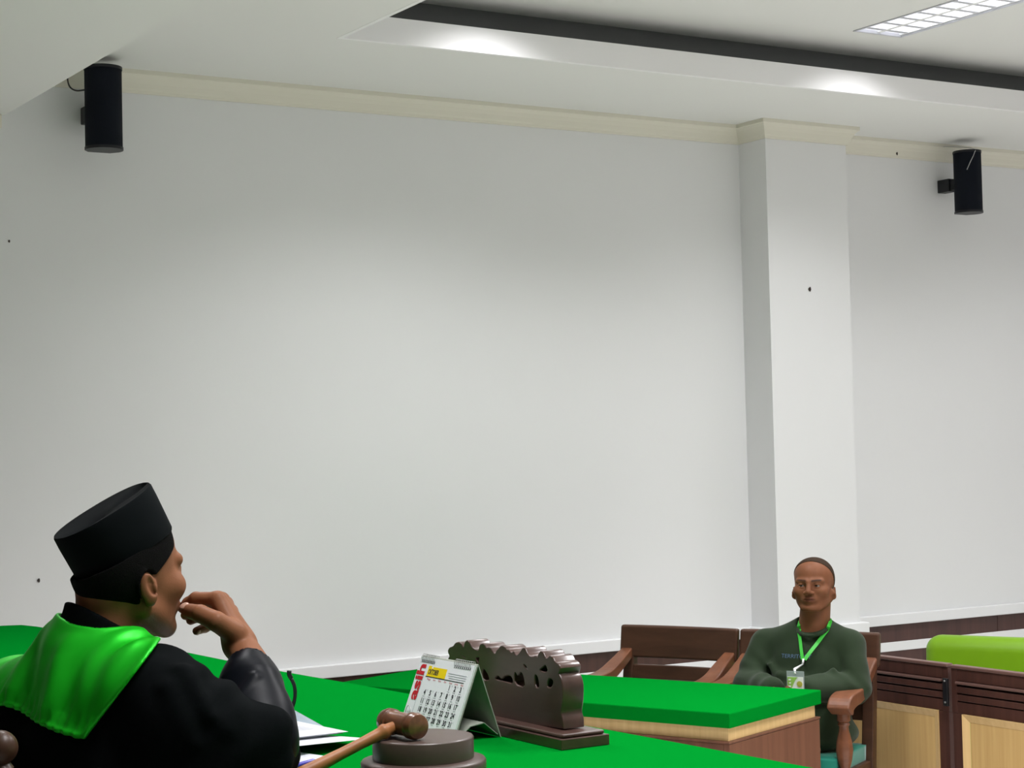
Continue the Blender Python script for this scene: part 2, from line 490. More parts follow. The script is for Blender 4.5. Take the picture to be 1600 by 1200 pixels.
# raised ceiling with openings for its lights
CO = 0.22
struct('trim_4', holed_plane(bmesh.new(), TX0 - CO, TX1 + CO, TY0 - CO, TY1 + CO, UZ, [hole(*p) for p in tray_lights]), M_ceil)
bm = bmesh.new()      # cove sides behind the lip, in a darker grey than the ceilings
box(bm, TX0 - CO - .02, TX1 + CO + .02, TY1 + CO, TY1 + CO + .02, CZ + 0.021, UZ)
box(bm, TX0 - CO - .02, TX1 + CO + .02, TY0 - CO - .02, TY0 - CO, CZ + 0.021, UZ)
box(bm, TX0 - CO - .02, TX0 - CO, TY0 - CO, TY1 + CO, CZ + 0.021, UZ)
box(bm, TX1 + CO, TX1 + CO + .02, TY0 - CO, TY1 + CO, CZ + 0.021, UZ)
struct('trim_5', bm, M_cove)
bm = bmesh.new()      # lip of the tray
LH = 0.105
box(bm, TX0 - .02, TX1 + .02, TY1, TY1 + .02, CZ - 0.001, CZ + LH)
box(bm, TX0 - .02, TX1 + .02, TY0 - .02, TY0, CZ - 0.001, CZ + LH)
box(bm, TX0 - .02, TX0, TY0, TY1, CZ - 0.001, CZ + LH)
box(bm, TX1, TX1 + .02, TY0, TY1, CZ - 0.001, CZ + LH)
struct('trim_6', bm, M_lip)
# dropped ceiling on the left
bm = holed_plane(bmesh.new(), RX0, BX, RY0, WY, BZ, [hole(*p) for p in low_lights])
box(bm, BX - 0.012, BX - 0.0005, RY0, WY, BZ + 0.0015, CZ + 0.02)
struct('beam', bm, M_ceil, label='dropped white ceiling bulkhead at the left')
struct('trim_7', bbox(RX0, BX - 0.02, WY - 0.035, WY, BZ - 0.06, BZ - 0.001), M_cornice, bevel=0.006)

def make_light(label):
    t = thing('ceiling_light', label, 'light', group='recessed louvred ceiling lights')
    hw, hl = FW / 2, FL / 2
    bm = bmesh.new()
    for s in (-1, 1):
        box(bm, s * (hw - 0.006) - 0.006, s * (hw - 0.006) + 0.006, -hl, hl, -0.004, 0.012)
        box(bm, -hw, hw, s * (hl - 0.006) - 0.006, s * (hl - 0.006) + 0.006, -0.004, 0.012)
    obj('frame', bm, M_louver, t)
    bm = bmesh.new()                                # housing: top and sloping sides
    box(bm, -hw, hw, -hl, hl, 0.10, 0.104)
    for s in (-1, 1):
        box(bm, s * hw - 0.002, s * hw + 0.002, -hl, hl, 0.0, 0.104)
        box(bm, -hw, hw, s * hl - 0.002, s * hl + 0.002, 0.0, 0.104)
    obj('housing', bm, M_reflector, t)
    bm = bmesh.new()                                # three long reflector vanes (two sides and the spine)
    for cx, wd in ((-hw + 0.012, 0.020), (0, 0.024), (hw - 0.012, 0.020)):
        pr = [(cx - wd / 2, 0.004), (cx + wd / 2, 0.004), (cx + 0.002, 0.06), (cx - 0.002, 0.06)]
        a = [bm.verts.new((x, -hl + 0.012, z)) for x, z in pr]; b = [bm.verts.new((x, hl - 0.012, z)) for x, z in pr]
        for i in range(4): bm.faces.new((a[i], a[(i + 1) % 4], b[(i + 1) % 4], b[i]))
        bm.faces.new(a[::-1]); bm.faces.new(b)
    obj('reflector_vane', bm, M_reflector, t)
    lv = None
    for s in (-1, 1):
        for k in range(11):
            y = -hl + 0.06 + k * (FL - 0.12) / 10
            if lv is None:
                bm = bmesh.new()                    # wedge-shaped cross blade
                x0, x1 = 0.012, hw - 0.022
                a = [bm.verts.new(q) for q in ((x0, -0.014, 0.004), (x0, 0.014, 0.004), (x0 - 0.006, 0, 0.046))]
                b = [bm.verts.new(q) for q in ((x1, -0.014, 0.004), (x1, 0.014, 0.004), (x1 + 0.006, 0, 0.046))]
                for i in range(3): bm.faces.new((a[i], a[(i + 1) % 3], b[(i + 1) % 3], b[i]))
                bm.faces.new(a[::-1]); bm.faces.new(b)
                o = lv = obj('louver_blade', bm, M_louver, t)
            else:
                o = lv.copy(); C.objects.link(o); o.parent = t
            o.location = (0 if s > 0 else -(hw - 0.010), y, 0)
    for s in (-1, 1):
        bm = bmesh.new()
        lathe(bm, [(0.011, -hl + 0.03), (0.011, hl - 0.03)], 10, Matrix.Translation((s * 0.071, 0, 0.068)) @ Matrix.Rotation(PI / 2, 4, 'X'))
        obj('tube', bm, M_tube, t, smooth=True)
    return t

def lamp(parent, power):
    la = bpy.data.lights.new('lamp_glow', 'AREA'); la.shape = 'RECTANGLE'; la.size = FW - 0.03; la.size_y = FL - 0.04
    la.energy = power; la.color = LAMP_COLOR
    lo = bpy.data.objects.new('lamp_glow', la); C.objects.link(lo); lo.parent = parent
    lo.location = (0, 0, -0.008); la.spread = math.radians(128)
    return lo

proto = make_light('white twin-tube louvred light in the raised ceiling at top right')
fixtures = []
for (x, y), P_ in [(p, TRAY_POWER[p]) for p in tray_lights] + [(p, LOW_POWER[p[1]]) for p in low_lights]:
    if (x, y) == (5.935, 5.72): o = proto
    else: o = copy_tree(proto)
    o.location = (x, y, UZ if x > BX else BZ)
    if o is not proto:
        row = 'wall-side row' if y > 4 else 'second row'
        o['label'] = ('louvred light out of frame in raised ceiling, %s, %s' % (row, {3.90: 'left of the visible light', 5.935: 'in line with the visible light', 7.97: 'right of the visible light'}[x])
                      if x > BX else 'louvred light out of frame over the judges bench, ' + row)
    fixtures.append((o, P_))
for o, P_ in fixtures: lamp(o, P_)

# specks on the wall
for k, (p, r, lab) in enumerate((((6.299, PY, 2.497), 0.009, 'small dark speck on the white pillar face'),
                          ((2.294, WY, 1.208), 0.0065, 'small dark speck low on the white wall beside the black cap'),
                          ((2.191, WY, 2.608), 0.0045, 'small dark speck high on the white wall at the far left'),
                          ((7.13, WY, 3.288), 0.007, 'small dark speck on the cornice left of the right speaker'))):
    bm = bmesh.new()
    bmesh.ops.create_icosphere(bm, subdivisions=2, radius=r)
    for v in bm.verts:
        v.co.y *= 0.35; v.co.z *= 1.3 + 0.3 * math.sin(v.co.x * 400)
    o = obj('dark_speck', bm, M_speck); o.location = (p[0], p[1] - 0.003, p[2]) if k < 3 else (p[0], p[1] - 0.022, p[2])
    tag(o, lab, 'dark_speck')

# ------------------------------------------------------------------ wall speakers
def speaker(loc, label, rz, cable_pts, wire=False):
    t = thing('wall_speaker', label, 'speaker', loc, rz, 'black column wall speakers')
    R, H = 0.076, 0.345
    # body: half-round cabinet
    bm = bmesh.new()
    n = 22; out = []
    for i in range(n + 1):
        a = -PI * 0.62 + PI * 1.24 * i / n
        out.append((R * math.sin(a), -R * math.cos(a)))
    out.append((0.045, 0.062)); out.append((-0.045, 0.062))
    prism(bm, out, -H / 2 + 0.012, H / 2 - 0.012)
    auto_smooth(obj('grille', bm, M_grille, t), 30)
    for s in (-1, 1):
        bm = bmesh.new()
        prism(bm, [(x * 1.035, y * 1.035) for x, y in out], s * (H / 2 - 0.006) - 0.006, s * (H / 2 - 0.006) + 0.006)
        auto_smooth(obj('end_cap', bm, M_black, t), 30)
    bm = bmesh.new()
    box(bm, -0.022, 0.022, 0.06, 0.115, -0.03, 0.03)
    b = obj('bracket', bm, M_black, t, bevel=0.004)
    bm = bmesh.new(); box(bm, -0.03, 0.03, 0.115, 0.205, -0.036, 0.036)
    obj('wall_plate', bm, M_black, t, bevel=0.004)
    bm = bmesh.new(); tube(bm, smooth_path(cable_pts), 0.0035 if not wire else 0.0022, 6)
    obj('cable', bm, M_metal if wire else M_cable, t, smooth=True)
    return t
speaker((2.53, 7.29, 3.148), 'black half-round wall speaker at the upper left by the dropped ceiling', 0.0,
        [(-0.05, 0.05, 0.085), (-0.085, 0.09, 0.085), (-0.10, 0.13, 0.11), (-0.095, 0.17, 0.16), (-0.08, 0.195, 0.21)])
speaker((7.475, 7.29, 3.122), 'black half-round wall speaker at the upper right beyond the pillar', 0.0,
        [(-0.06, -0.055, 0.06), (-0.045, -0.066, 0.10), (-0.02, -0.074, 0.15), (-0.012, -0.06, 0.178), (-0.02, 0.1, 0.215), (-0.02, 0.2, 0.225)], True)

# ------------------------------------------------------------------ judges' bench
BT = 1.16
far_edge = [(1.74, 6.075), (1.795, 6.05), (1.818, 5.95), (1.866, 5.40), (1.897, 4.953), (1.912, 4.28), (1.943, 3.879), (2.001, 2.934), (2.028, 2.368), (2.05, 1.2), (2.05, -1.2)]
near_edge = [(1.14, -1.2), (1.13, 2.0), (1.12, 4.0), (1.10, 5.9), (1.14, 6.06), (1.22, 6.075)]
outline = far_edge[::1] + near_edge
t = thing('judges_bench', 'long judges bench with a bright green felt top in the foreground', 'bench', (1.6, 2.4, 0.40))
def shifted(ol, o=(1.6, 2.4)): return [(x - o[0], y - o[1]) for x, y in ol]
def inset(ol, d):
    cx = 1.55
    return [(x - d if x > cx else x + d, max(-1.2 + d, min(y, 6.075 - d))) for x, y in ol]
obj('felt_top', prism(bmesh.new(), shifted(outline), BT - 0.40 - 0.05, BT - 0.40), M_felt, t, bevel=0.006)
obj('apron', prism(bmesh.new(), shifted(inset(outline, 0.02)), BT - 0.40 - 0.10, BT - 0.40 - 0.052), M_light, t)
obj('front_panel', prism(bmesh.new(), shifted([(x - 0.02, y) for x, y in far_edge[2:]] + [(2.0, -1.2)] + [(x - 0.06, y) for x, y in far_edge[2:]][::-1]), 0.0, BT - 0.40 - 0.10), M_body, t)
for y in (-1.15, 1.2, 3.6, 5.85):
    obj('support_panel', bbox(1.30 - 1.6, 1.80 - 1.6, y - 0.02 - 2.4, y + 0.02 - 2.4, 0.0, BT - 0.40 - 0.10), M_body, t)

# ------------------------------------------------------------------ witness table
TZ = 0.76
c0 = Vector((4.0081, 5.1199, 0.7600)); c1 = Vector((4.6540, 5.3798, 0.7600))
ux = (c1 - c0).normalized(); uy = Vector((-ux.y, ux.x, 0))
TW = (c1 - c0).length; TL = 1.86
ang = math.atan2(ux.y, ux.x)
t = thing('witness_table', 'brown witness table with a thick green felt top facing the seated man', 'table', (c0.x, c0.y, 0), ang)
# local x: towards the witness, local y: along the table away from the camera
obj('felt_top', bbox(0, TW, 0, TL, TZ - 0.053, TZ), M_felt, t, bevel=0.004)
obj('light_band', bbox(0.018, TW - 0.022, 0.018, TL - 0.018, TZ - 0.100, TZ - 0.0535), M_light, t)
bm = bbox(0.0, TW - 0.004, 0.004, TL - 0.004, TZ - 0.108, TZ - 0.1005)
obj('ledge', bm, M_body, t, bevel=0.002)
obj('end_panel', bbox(0.004, TW - 0.008, 0.006, 0.030, 0.0, TZ - 0.1085), M_body, t, bevel=0.002)
obj('end_panel', bbox(0.004, TW - 0.008, TL - 0.030, TL - 0.006, 0.0, TZ - 0.1085), M_body, t, bevel=0.002)
obj('front_panel', bbox(0.006, 0.028, 0.031, TL - 0.031, 0.0, TZ - 0.1085), M_body, t, bevel=0.002)

# ------------------------------------------------------------------ wooden armchairs
def make_chair(label, loc, rz, W):
    """origin: floor under the middle of the back; local x forward, y left"""
    t = thing('wooden_armchair', label, 'chair', loc, rz, 'dark wooden armchairs behind the witness table')
    h = W / 2
    def curved_board(z0, z1, lean0, lean1, th, hw, bow=0.018):
        bm = bmesh.new(); n = 12; A = []
        for i in range(n + 1):
            y = -hw + 2 * hw * i / n
            x = -bow * (1 - (y / hw) ** 2)
            A.append([bm.verts.new(p) for p in ((x + lean0, y, z0), (x + lean0 + th, y, z0), (x + lean1 + th, y, z1), (x + lean1, y, z1))])
        for a, b in zip(A, A[1:]):
            for k in range(4): bm.faces.new((a[k], a[(k + 1) % 4], b[(k + 1) % 4], b[k]))
        bm.faces.new(A[0][::-1]); bm.faces.new(A[-1])
        return bm
    obj('top_rail', curved_board(0.775, 0.915, 0.02, 0.0, 0.032, h), M_chair, t, bevel=0.010, seg=3)
    obj('back_slat', curved_board(0.685, 0.745, 0.036, 0.028, 0.022, h - 0.05), M_chair, t, bevel=0.004)
    obj('back_slat', curved_board(0.560, 0.640, 0.05, 0.04, 0.022, h - 0.05), M_chair, t, bevel=0.004)
    for s in (-1, 1):
        y = s * (h - 0.045)
        bm = bmesh.new()
        pts = [(0.10, y, 0.0), (0.075, y, 0.40), (0.035, y, 0.70), (0.012, y, 0.86)]
        sweep(bm, pts, [(0, 1, 0)] * 4, [(1, 0, 0.1)] * 4, [0.024] * 4, [0.022, 0.026, 0.024, 0.016])
        obj('back_post', bm, M_chair, t, bevel=0.004)
        # arm: leaves the post high, dips in an S and ends in a broad rolled front
        yo = s * (h - 0.035)
        pts = smooth_path([(0.03, yo, 0.800), (0.12, yo, 0.758), (0.22, yo + s * 0.005, 0.715), (0.32, yo + s * 0.012, 0.698), (0.42, yo + s * 0.015, 0.695), (0.475, yo + s * 0.015, 0.682), (0.495, yo + s * 0.015, 0.655)], 4)
        n = len(pts); bm = bmesh.new(); sd = []; up = []
        for i in range(n):
            tn = (pts[min(i + 1, n - 1)] - pts[max(i - 1, 0)]).normalized()
            sd.append(Vector((0, 1, 0))); up.append(tn.cross(Vector((0, 1, 0))) * -1)
        fr = [i / (n - 1) for i in range(n)]
        sweep(bm, pts, sd, up, [0.026 + 0.020 * min(1, f * 1.5) for f in fr], [0.020 + 0.012 * f for f in fr])
        obj('arm', bm, M_arm, t, bevel=0.010, seg=3)
        # turned front post
        x = 0.445; yp = yo + s * 0.012
        prof = [(0.026, 0.655), (0.026, 0.615), (0.019, 0.610), (0.024, 0.600), (0.018, 0.592), (0.020, 0.575), (0.030, 0.535), (0.034, 0.500), (0.028, 0.460), (0.020, 0.432), (0.027, 0.424), (0.020, 0.415), (0.027, 0.40), (0.027, 0.30), (0.020, 0.29), (0.026, 0.25), (0.018, 0.05), (0.022, 0.0)]
        bm = bmesh.new(); lathe(bm, prof, 16, Matrix.Translation((x, yp, 0)))
        auto_smooth(obj('front_leg', bm, M_arm, t), 50)
    obj('seat_frame', bbox(0.06, 0.47, -h + 0.03, h - 0.03, 0.345, 0.405), M_chair, t, bevel=0.006)
    bm = bmesh.new(); bmesh.ops.create_cube(bm, size=1)
    bmesh.ops.subdivide_edges(bm, edges=bm.edges[:], cuts=6, use_grid_fill=True)
    for v in bm.verts:
        p = v.co * 2
        f = 1 - 0.06 * (abs(p.x) ** 4 + abs(p.y) ** 4)
        v.co = Vector((0.27 + p.x * 0.205, p.y * (h - 0.05), 0.435 + p.z * 0.032 + (0.018 * (1 - p.x ** 2) * (1 - p.y ** 2) if p.z > 0 else 0)))
    obj('seat_cushion', bm, M_teal, t, smooth=True, bevel=0.0)
    return t
chairB_loc = (5.089, 5.938, 0.0); chairB_rot = math.atan2(-.498, -.867)
make_chair('empty dark wooden armchair with broad back rail left of the seated man', (4.812, 6.47, 0), math.atan2(-.417, -.909), 0.575)
make_chair('wooden armchair with teal cushion that the man in green sits in', chairB_loc, chairB_rot, 0.61)

# ------------------------------------------------------------------ low partition panels with pale inserts
def partition(label, y0, y1, x, ztop, lip0=0.0):
    """stands in the plane x, from y0 (near) to y1 (far)"""
    t = thing('partition_panel', label, 'partition', (x, y0, 0), 0, 'low wooden partition panels')
    L = y1 - y0
    obj('top_rail', bbox(-0.016, 0.022, 0, L, ztop - 0.014, ztop), M_maroon, t, bevel=0.004)
    obj('upper_rail', bbox(-0.010, 0.020, 0.0305, L - 0.0305, ztop - 0.062, ztop - 0.0145), M_dark, t, bevel=0.003)
    obj('ledge_strip', bbox(-0.022, 0.020, 0.0305, L - 0.0305, ztop - 0.074, ztop - 0.0625), M_maroon, t, bevel=0.004)
    for k in range(2):
        z1 = ztop - 0.080 - k * 0.032
        obj('groove_board', bbox(-0.016 + 0.004 * k, 0.020, 0.0305, L - 0.0305, z1 - 0.029, z1 - 0.002), M_dark, t, bevel=0.004)
    zb = ztop - 0.145
    for a, b in ((0.0, 0.03), (L - 0.03, L)):
        obj('end_post', bbox(-0.009, 0.0203, a, b, zb - 0.047, ztop - 0.0145), M_dark, t, bevel=0.002)
    obj('back_panel', bbox(0.0205, 0.027, 0.002, L - 0.002, zb, ztop - 0.020), M_dark, t)
    obj('middle_rail', bbox(-0.008, 0.020, 0.0305, L - 0.0305, zb - 0.046, zb), M_dark, t, bevel=0.002)
    for a, b in ((0.002, 0.058), (L - 0.058, L - 0.002)):
        obj('stile', bbox(-0.008, 0.020, a, b, 0.0, zb - 0.0465), M_dark, t, bevel=0.002)
    obj('bottom_rail', bbox(-0.008, 0.020, 0.0585, L - 0.0585, 0.0, 0.10), M_dark, t, bevel=0.002)
    # pale insert: bevelled frame and recessed field
    y0_, y1_, z0_, z1_ = 0.0585, L - 0.0585, 0.1005, zb - 0.0465
    bm = bmesh.new(); fw = 0.030
    def ring(d, x): return [bm.verts.new((x, y, z)) for y, z in ((y0_ + d, z0_ + d), (y1_ - d, z0_ + d), (y1_ - d, z1_ - d), (y0_ + d, z1_ - d))]
    a, b, c = ring(0, -0.016), ring(fw, -0.002), ring(0, 0.018)
    for p, q in ((a, b), (c, a)):
        for i in range(4): bm.faces.new((p[i], p[(i + 1) % 4], q[(i + 1) % 4], q[i]))
    fr_ = obj('insert_frame', bm, M_light, t)
    obj('insert_field', bbox(-0.001, 0.016, y0_ + fw, y1_ - fw, z0_ + fw, z1_ - fw), M_field, fr_)
    return t
PZ = 0.80; PXX = 5.36
partition('low dark wood partition panel with a pale insert right behind the armchair', 5.415, 6.10, PXX, PZ)
partition('low dark wood partition panel with a pale insert at the right edge', 4.46, 5.385, PXX - 0.012, PZ)
t = thing('hinge', 'small black metal hinge joining the two wooden partition panels', 'hinge', (PXX - 0.03, 5.40, PZ - 0.11))
obj('leaf', bbox(-0.012, 0.0, -0.012, 0.014, -0.055, 0.055), M_screw, t, bevel=0.002)
for z in (-0.04, 0.045):
    bm = bmesh.new(); lathe(bm, [(0.004, 0), (0.004, 0.003), (0.002, 0.004)], 10, Matrix.Translation((-0.012, 0, z)) @ Matrix.Rotation(-PI / 2, 4, 'Y'))
    obj('screw', bm, M_metal, t)

# ------------------------------------------------------------------ lime armchair beyond the partition
sr = math.atan2(-.44, -.90)
t = thing('lime_armchair', 'lime green upholstered seat beyond the wooden partition', 'armchair', (6.5472, 6.1228, 0.0000), sr)
def cushion(cx, cy, cz, sx, sy, sz, r):
    bm = bmesh.new(); bmesh.ops.create_cube(bm, size=1)
    for v in bm.verts: v.co = Vector((cx + v.co.x * sx, cy + v.co.y * sy, cz + v.co.z * sz))
    bmesh.ops.bevel(bm, geom=bm.edges[:], offset=r, segments=6, profile=0.5, affect='EDGES')
    return bm
bm = cushion(-0.02, 0, 0.56, 0.16, 0.95, 0.42, 0.068)
for v in bm.verts:
    v.co.x += 0.05 * (0.82 - v.co.z); v.co.z += 0.012 * math.cos(v.co.y * 3.0) - 0.012
obj('backrest', bm, M_lime, t, smooth=True)
obj('seat', cushion(0.24, 0, 0.34, 0.40, 0.92, 0.16, 0.05), M_lime, t, smooth=True)
obj('base', bbox(-0.05, 0.42, -0.44, 0.44, 0.09, 0.28), M_lime, t, bevel=0.02)
for x in (0.0, 0.37):
    for y in (-0.4, 0.4):
        bm = bmesh.new(); lathe(bm, [(0.02, 0), (0.025, 0.09)], 12, Matrix.Translation((x, y, 0)))
        obj('foot', bm, M_black, t)

# ------------------------------------------------------------------ judge's chair (only the ball of one post shows)
t = thing('judge_chair', 'dark wooden chair with turned ball finials behind the judge', 'chair', (0.80, 2.99, 0.40))
for s in (-1, 1):
    y = s * 0.277
    prof = [(0.022, 0.0), (0.022, 0.80), (0.027, 0.815), (0.027, 0.825), (0.014, 0.84), (0.019, 0.851), (0.014, 0.858)] + \
           [(0.0255 * math.sin(a), 0.880 - 0.0255 * math.cos(a)) for a in [0.6 + 0.2 * i for i in range(12)]] + [(0.003, 0.9055)]
    bm = bmesh.new(); lathe(bm, prof, 20, Matrix.Translation((-0.03, y, 0)))
    auto_smooth(obj('back_post', bm, M_chair, t), 50)
    bm = bmesh.new(); lathe(bm, [(0.022, 0.0), (0.026, 0.40)], 14, Matrix.Translation((0.28, y, 0)))
    obj('front_leg', bm, M_chair, t, smooth=True)
obj('seat', bbox(-0.03, 0.30, -0.27, 0.27, 0.38, 0.44), M_chair, t, bevel=0.01)
obj('back_board', bbox(-0.045, -0.025, -0.25, 0.25, 0.50, 0.76), M_chair, t, bevel=0.006)

# ------------------------------------------------------------------ heads
EYE = 0.0305
def head_d(q, ear_z=-0.012, ear_out=1.0, fat=0.0, ear_x=-0.006):
    """head without neck; origin between the ears, x forward, y left, z up"""
    ay = np.abs(q[:, 1]); m = np.stack([q[:, 0], ay, q[:, 2]], 1)
    d = ell(q, (-0.004, 0, 0.044), (0.0935, 0.077, 0.084))
    d = smin(d, ell(q, (-0.030, 0, 0.005), (0.062, 0.066, 0.066)), 0.03)
    d = smin(d, ell(q, (0.036, 0, -0.030), (0.056, 0.061 + fat, 0.075)), 0.03)
    d = smin(d, rc(m, (-0.004, 0.050 + fat, -0.055), (0.060, 0.022 + fat * .5, -0.096), 0.020, 0.018), 0.022)
    d = smin(d, ell(q, (0.076, 0, -0.098), (0.019, 0.022, 0.016)), 0.018)
    d = smin(d, ell(m, (0.062, 0.043, -0.022), (0.026, 0.024, 0.022)), 0.02)
    d = smin(d, rc(m, (0.089, 0.010, 0.022), (0.076, 0.046, 0.023), 0.010, 0.009), 0.016)
    d = smax(d, -ell(m, (0.104, EYE, 0.003), (0.019, 0.017, 0.0115)), 0.012)
    # nose
    d = smin(d, rc(q, (0.093, 0, 0.016), (0.109, 0, -0.024), 0.0075, 0.0115), 0.012)
    d = smin(d, ell(m, (0.102, 0.0135, -0.030), (0.011, 0.0085, 0.009)), 0.006)
    d = smax(d, -ell(m, (0.108, 0.0075, -0.040), (0.006, 0.0042, 0.005)), 0.003)
    # muzzle and lips
    d = smin(d, ell(q, (0.079, 0, -0.058), (0.022, 0.030, 0.022)), 0.015)
    d = smin(d, rc(m, (0.0995, 0.004, -0.0545), (0.088, 0.023, -0.0585), 0.0055, 0.0035), 0.005)
    d = smin(d, rc(m, (0.0975, 0.0, -0.0670), (0.087, 0.022, -0.0620), 0.0068, 0.0035), 0.005)
    d = smax(d, -rc(m, (0.107, 0.0, -0.0605), (0.092, 0.024, -0.0605), 0.0024, 0.0016), 0.003)
    d = smax(d, -ell(q, (0.102, 0, -0.082), (0.008, 0.016, 0.0055)), 0.010)
    # lids over the eyeballs, with an opening
    lid = length(m - v3(0.0785, EYE, 0.003)) - 0.0142
    d = smin(d, lid, 0.006)
    op = ell(m, (0.0935, EYE, 0.0022), (0.016, 0.0135, 0.0046))
    d = smax(d, -op, 0.002)
    # ears
    R = rot('Z', 24) @ rot('Y', -12)
    ec = v3(ear_x, 0.0815 * ear_out, ear_z)
    e = ell(m, ec, (0.0150, 0.0060, 0.0270), R)
    e = smin(e, ell(m, ec + v3(0.004, -0.003, -0.022), (0.0085, 0.0055, 0.0095), R), 0.006)
    e = smax(e, -ell(m, ec + v3(0.0035, 0.0065, 0.004), (0.0090, 0.0062, 0.0175), R), 0.003)
    e = smax(e, -ell(m, ec + v3(0.0075, 0.003, -0.004), (0.0055, 0.0065, 0.0075), R), 0.003)
    e = smin(e, ell(m, ec + v3(0.0125, -0.002, -0.002), (0.004, 0.006, 0.007), R), 0.004)
    e = smin(e, ell(m, ec + v3(0.010, -0.010, 0.0), (0.014, 0.008, 0.018)), 0.005)
    d = smin(d, e, 0.006)
    return d

def skin_colour(q, base, brow=1.0):
    """natural colouring by region of the head: brows, lips, beard shade; plus painted crease shade at the mouth"""
    n = len(q); ay = np.abs(q[:, 1]); x, z = q[:, 0], q[:, 2]
    c = np.tile(np.asarray(base, np.float32), (n, 1))
    mott = 1 + 0.05 * np.sin(q[:, 0] * 160 + np.sin(q[:, 2] * 90)) * np.sin(q[:, 1] * 140 + 1)
    c *= mott[:, None]
    f = lambda t: np.clip(t, 0, 1)[:, None]
    # brows
    zb = 0.0245 + 0.10 * (ay - 0.012) - 2.6 * (ay - 0.030) ** 2
    w = f(1 - np.abs(z - zb) / 0.0062) * f((ay - 0.008) / 0.006) * f((0.052 - ay) / 0.010) * f((x - 0.05) / 0.01) * 1.5
    c = c * (1 - np.minimum(w, 0.85) * brow) + np.array((0.02, 0.013, 0.01)) * np.minimum(w, 0.85) * brow
    # lips
    w = f(1 - (((z + 0.061) / 0.0115) ** 2 + (q[:, 1] / 0.0245) ** 2)) * f((x - 0.075) / 0.01) * 2
    w = np.minimum(w, 0.8)
    c = c * (1 - w) + np.array((base[0] * 0.62, base[1] * 0.50, base[2] * 0.62)) * w
    # beard shade on lip and chin
    w = f(1 - (((z + 0.047) / 0.008) ** 2 + (q[:, 1] / 0.026) ** 2)) * f((x - 0.08) / 0.01) * 0.45
    c = c * (1 - w * 0.6)
    # line between the lips: crease shade put into the skin colour
    w = f(1 - np.abs(z + 0.0605) / 0.0026) * f((0.0235 - ay) / 0.004) * f((x - 0.075) / 0.01) * 0.8
    c = c * (1 - w)
    return c.astype(np.float32)

def eyes(parent, to_world, scale, origin, look=(1, 0, 0)):
    for s in (1, -1):
        bm = bmesh.new(); bmesh.ops.create_uvsphere(bm, u_segments=24, v_segments=16, radius=0.0124 * scale)
        vs = np.array([v.co[:] for v in bm.verts], np.float32)
        qs = [[v.index for v in f.verts] for f in bm.faces]
        me = bpy.data.meshes.new('eye'); bm.to_mesh(me); bm.free()
        cw = to_world(np.array([[0.0780, s * EYE, 0.003]], np.float32))[0]
        lk = np.asarray(look, np.float32); lk = lk / np.linalg.norm(lk)
        a = (vs / (0.0124 * scale)) @ lk
        col = np.where((a > 0.955)[:, None], (0.006, 0.005, 0.005), np.where((a > 0.86)[:, None], (0.035, 0.018, 0.010), (0.20, 0.17, 0.15)))
        at = me.attributes.new('col', 'FLOAT_COLOR', 'POINT')
        at.data.foreach_set('color', np.concatenate([col, np.ones((len(vs), 1))], 1).astype(np.float32).ravel())
        me.materials.append(M_eye)
        me.polygons.foreach_set('use_smooth', [True] * len(me.polygons))
        o = bpy.data.objects.new('eye', me); C.objects.link(o); o.parent = parent
        o.location = cw - np.asarray(origin)

def folds(p, amp, f=1.0):
    x, y, z = p[:, 0] * f, p[:, 1] * f, p[:, 2] * f
    return amp * (np.sin(31 * x + 17 * y - 23 * z + 1.7 * np.sin(13 * y + 9 * z)) * 0.6 +
                  np.sin(-19 * x + 37 * y + 29 * z + 2.1 * np.sin(17 * x - 11 * z + 1)) * 0.4)

# ------------------------------------------------------------------ the judge (world coordinates; he faces +x)
JO = np.array((1.0607, 2.9755, 1.5039), np.float32)
JR = rot('Z', 16) @ rot('Y', -2)
def j_local(p): return (p - JO) @ JR / 0.96
def j_world(q): return (q * 0.96) @ JR.T + JO
jbase = (0.95, 3.0, 0.40)
judge = thing('person', 'seated person in black robe, black cap and green satin collar, hand raised to the mouth', 'person', jbase)

WR = (1.2289, 2.8991, 1.3835); EL = (1.2069, 2.7602, 1.2373)
HAND = dict(
    index=([(1.2054, 2.9339, 1.4573), (1.1795, 2.9673, 1.4592), (1.1720, 2.9840, 1.4511), (1.1664, 2.9938, 1.4410)], [0.0135, 0.0112, 0.0100, 0.0085]),
    middle=([(1.2187, 2.9493, 1.4545), (1.1964, 2.9925, 1.4502), (1.1879, 3.0100, 1.4386), (1.1775, 3.0109, 1.4282)], [0.0135, 0.0112, 0.0100, 0.0086]),
    ring=([(1.2321, 2.9649, 1.4462), (1.2172, 3.0159, 1.4297), (1.2020, 3.0196, 1.4227), (1.1869, 3.0114, 1.4187)], [0.0128, 0.0106, 0.0095, 0.0082]),
    pinky=([(1.2474, 2.9796, 1.4311), (1.2343, 3.0120, 1.4121), (1.2096, 3.0040, 1.4044), (1.1879, 2.9881, 1.4016)], [0.0118, 0.0096, 0.0085, 0.0070]),
    thumb=([(1.2165, 2.8882, 1.4035), (1.1823, 2.8848, 1.4254), (1.1671, 2.9172, 1.4371), (1.1608, 2.9561, 1.4404)], [0.0200, 0.0168, 0.0150, 0.0122]))
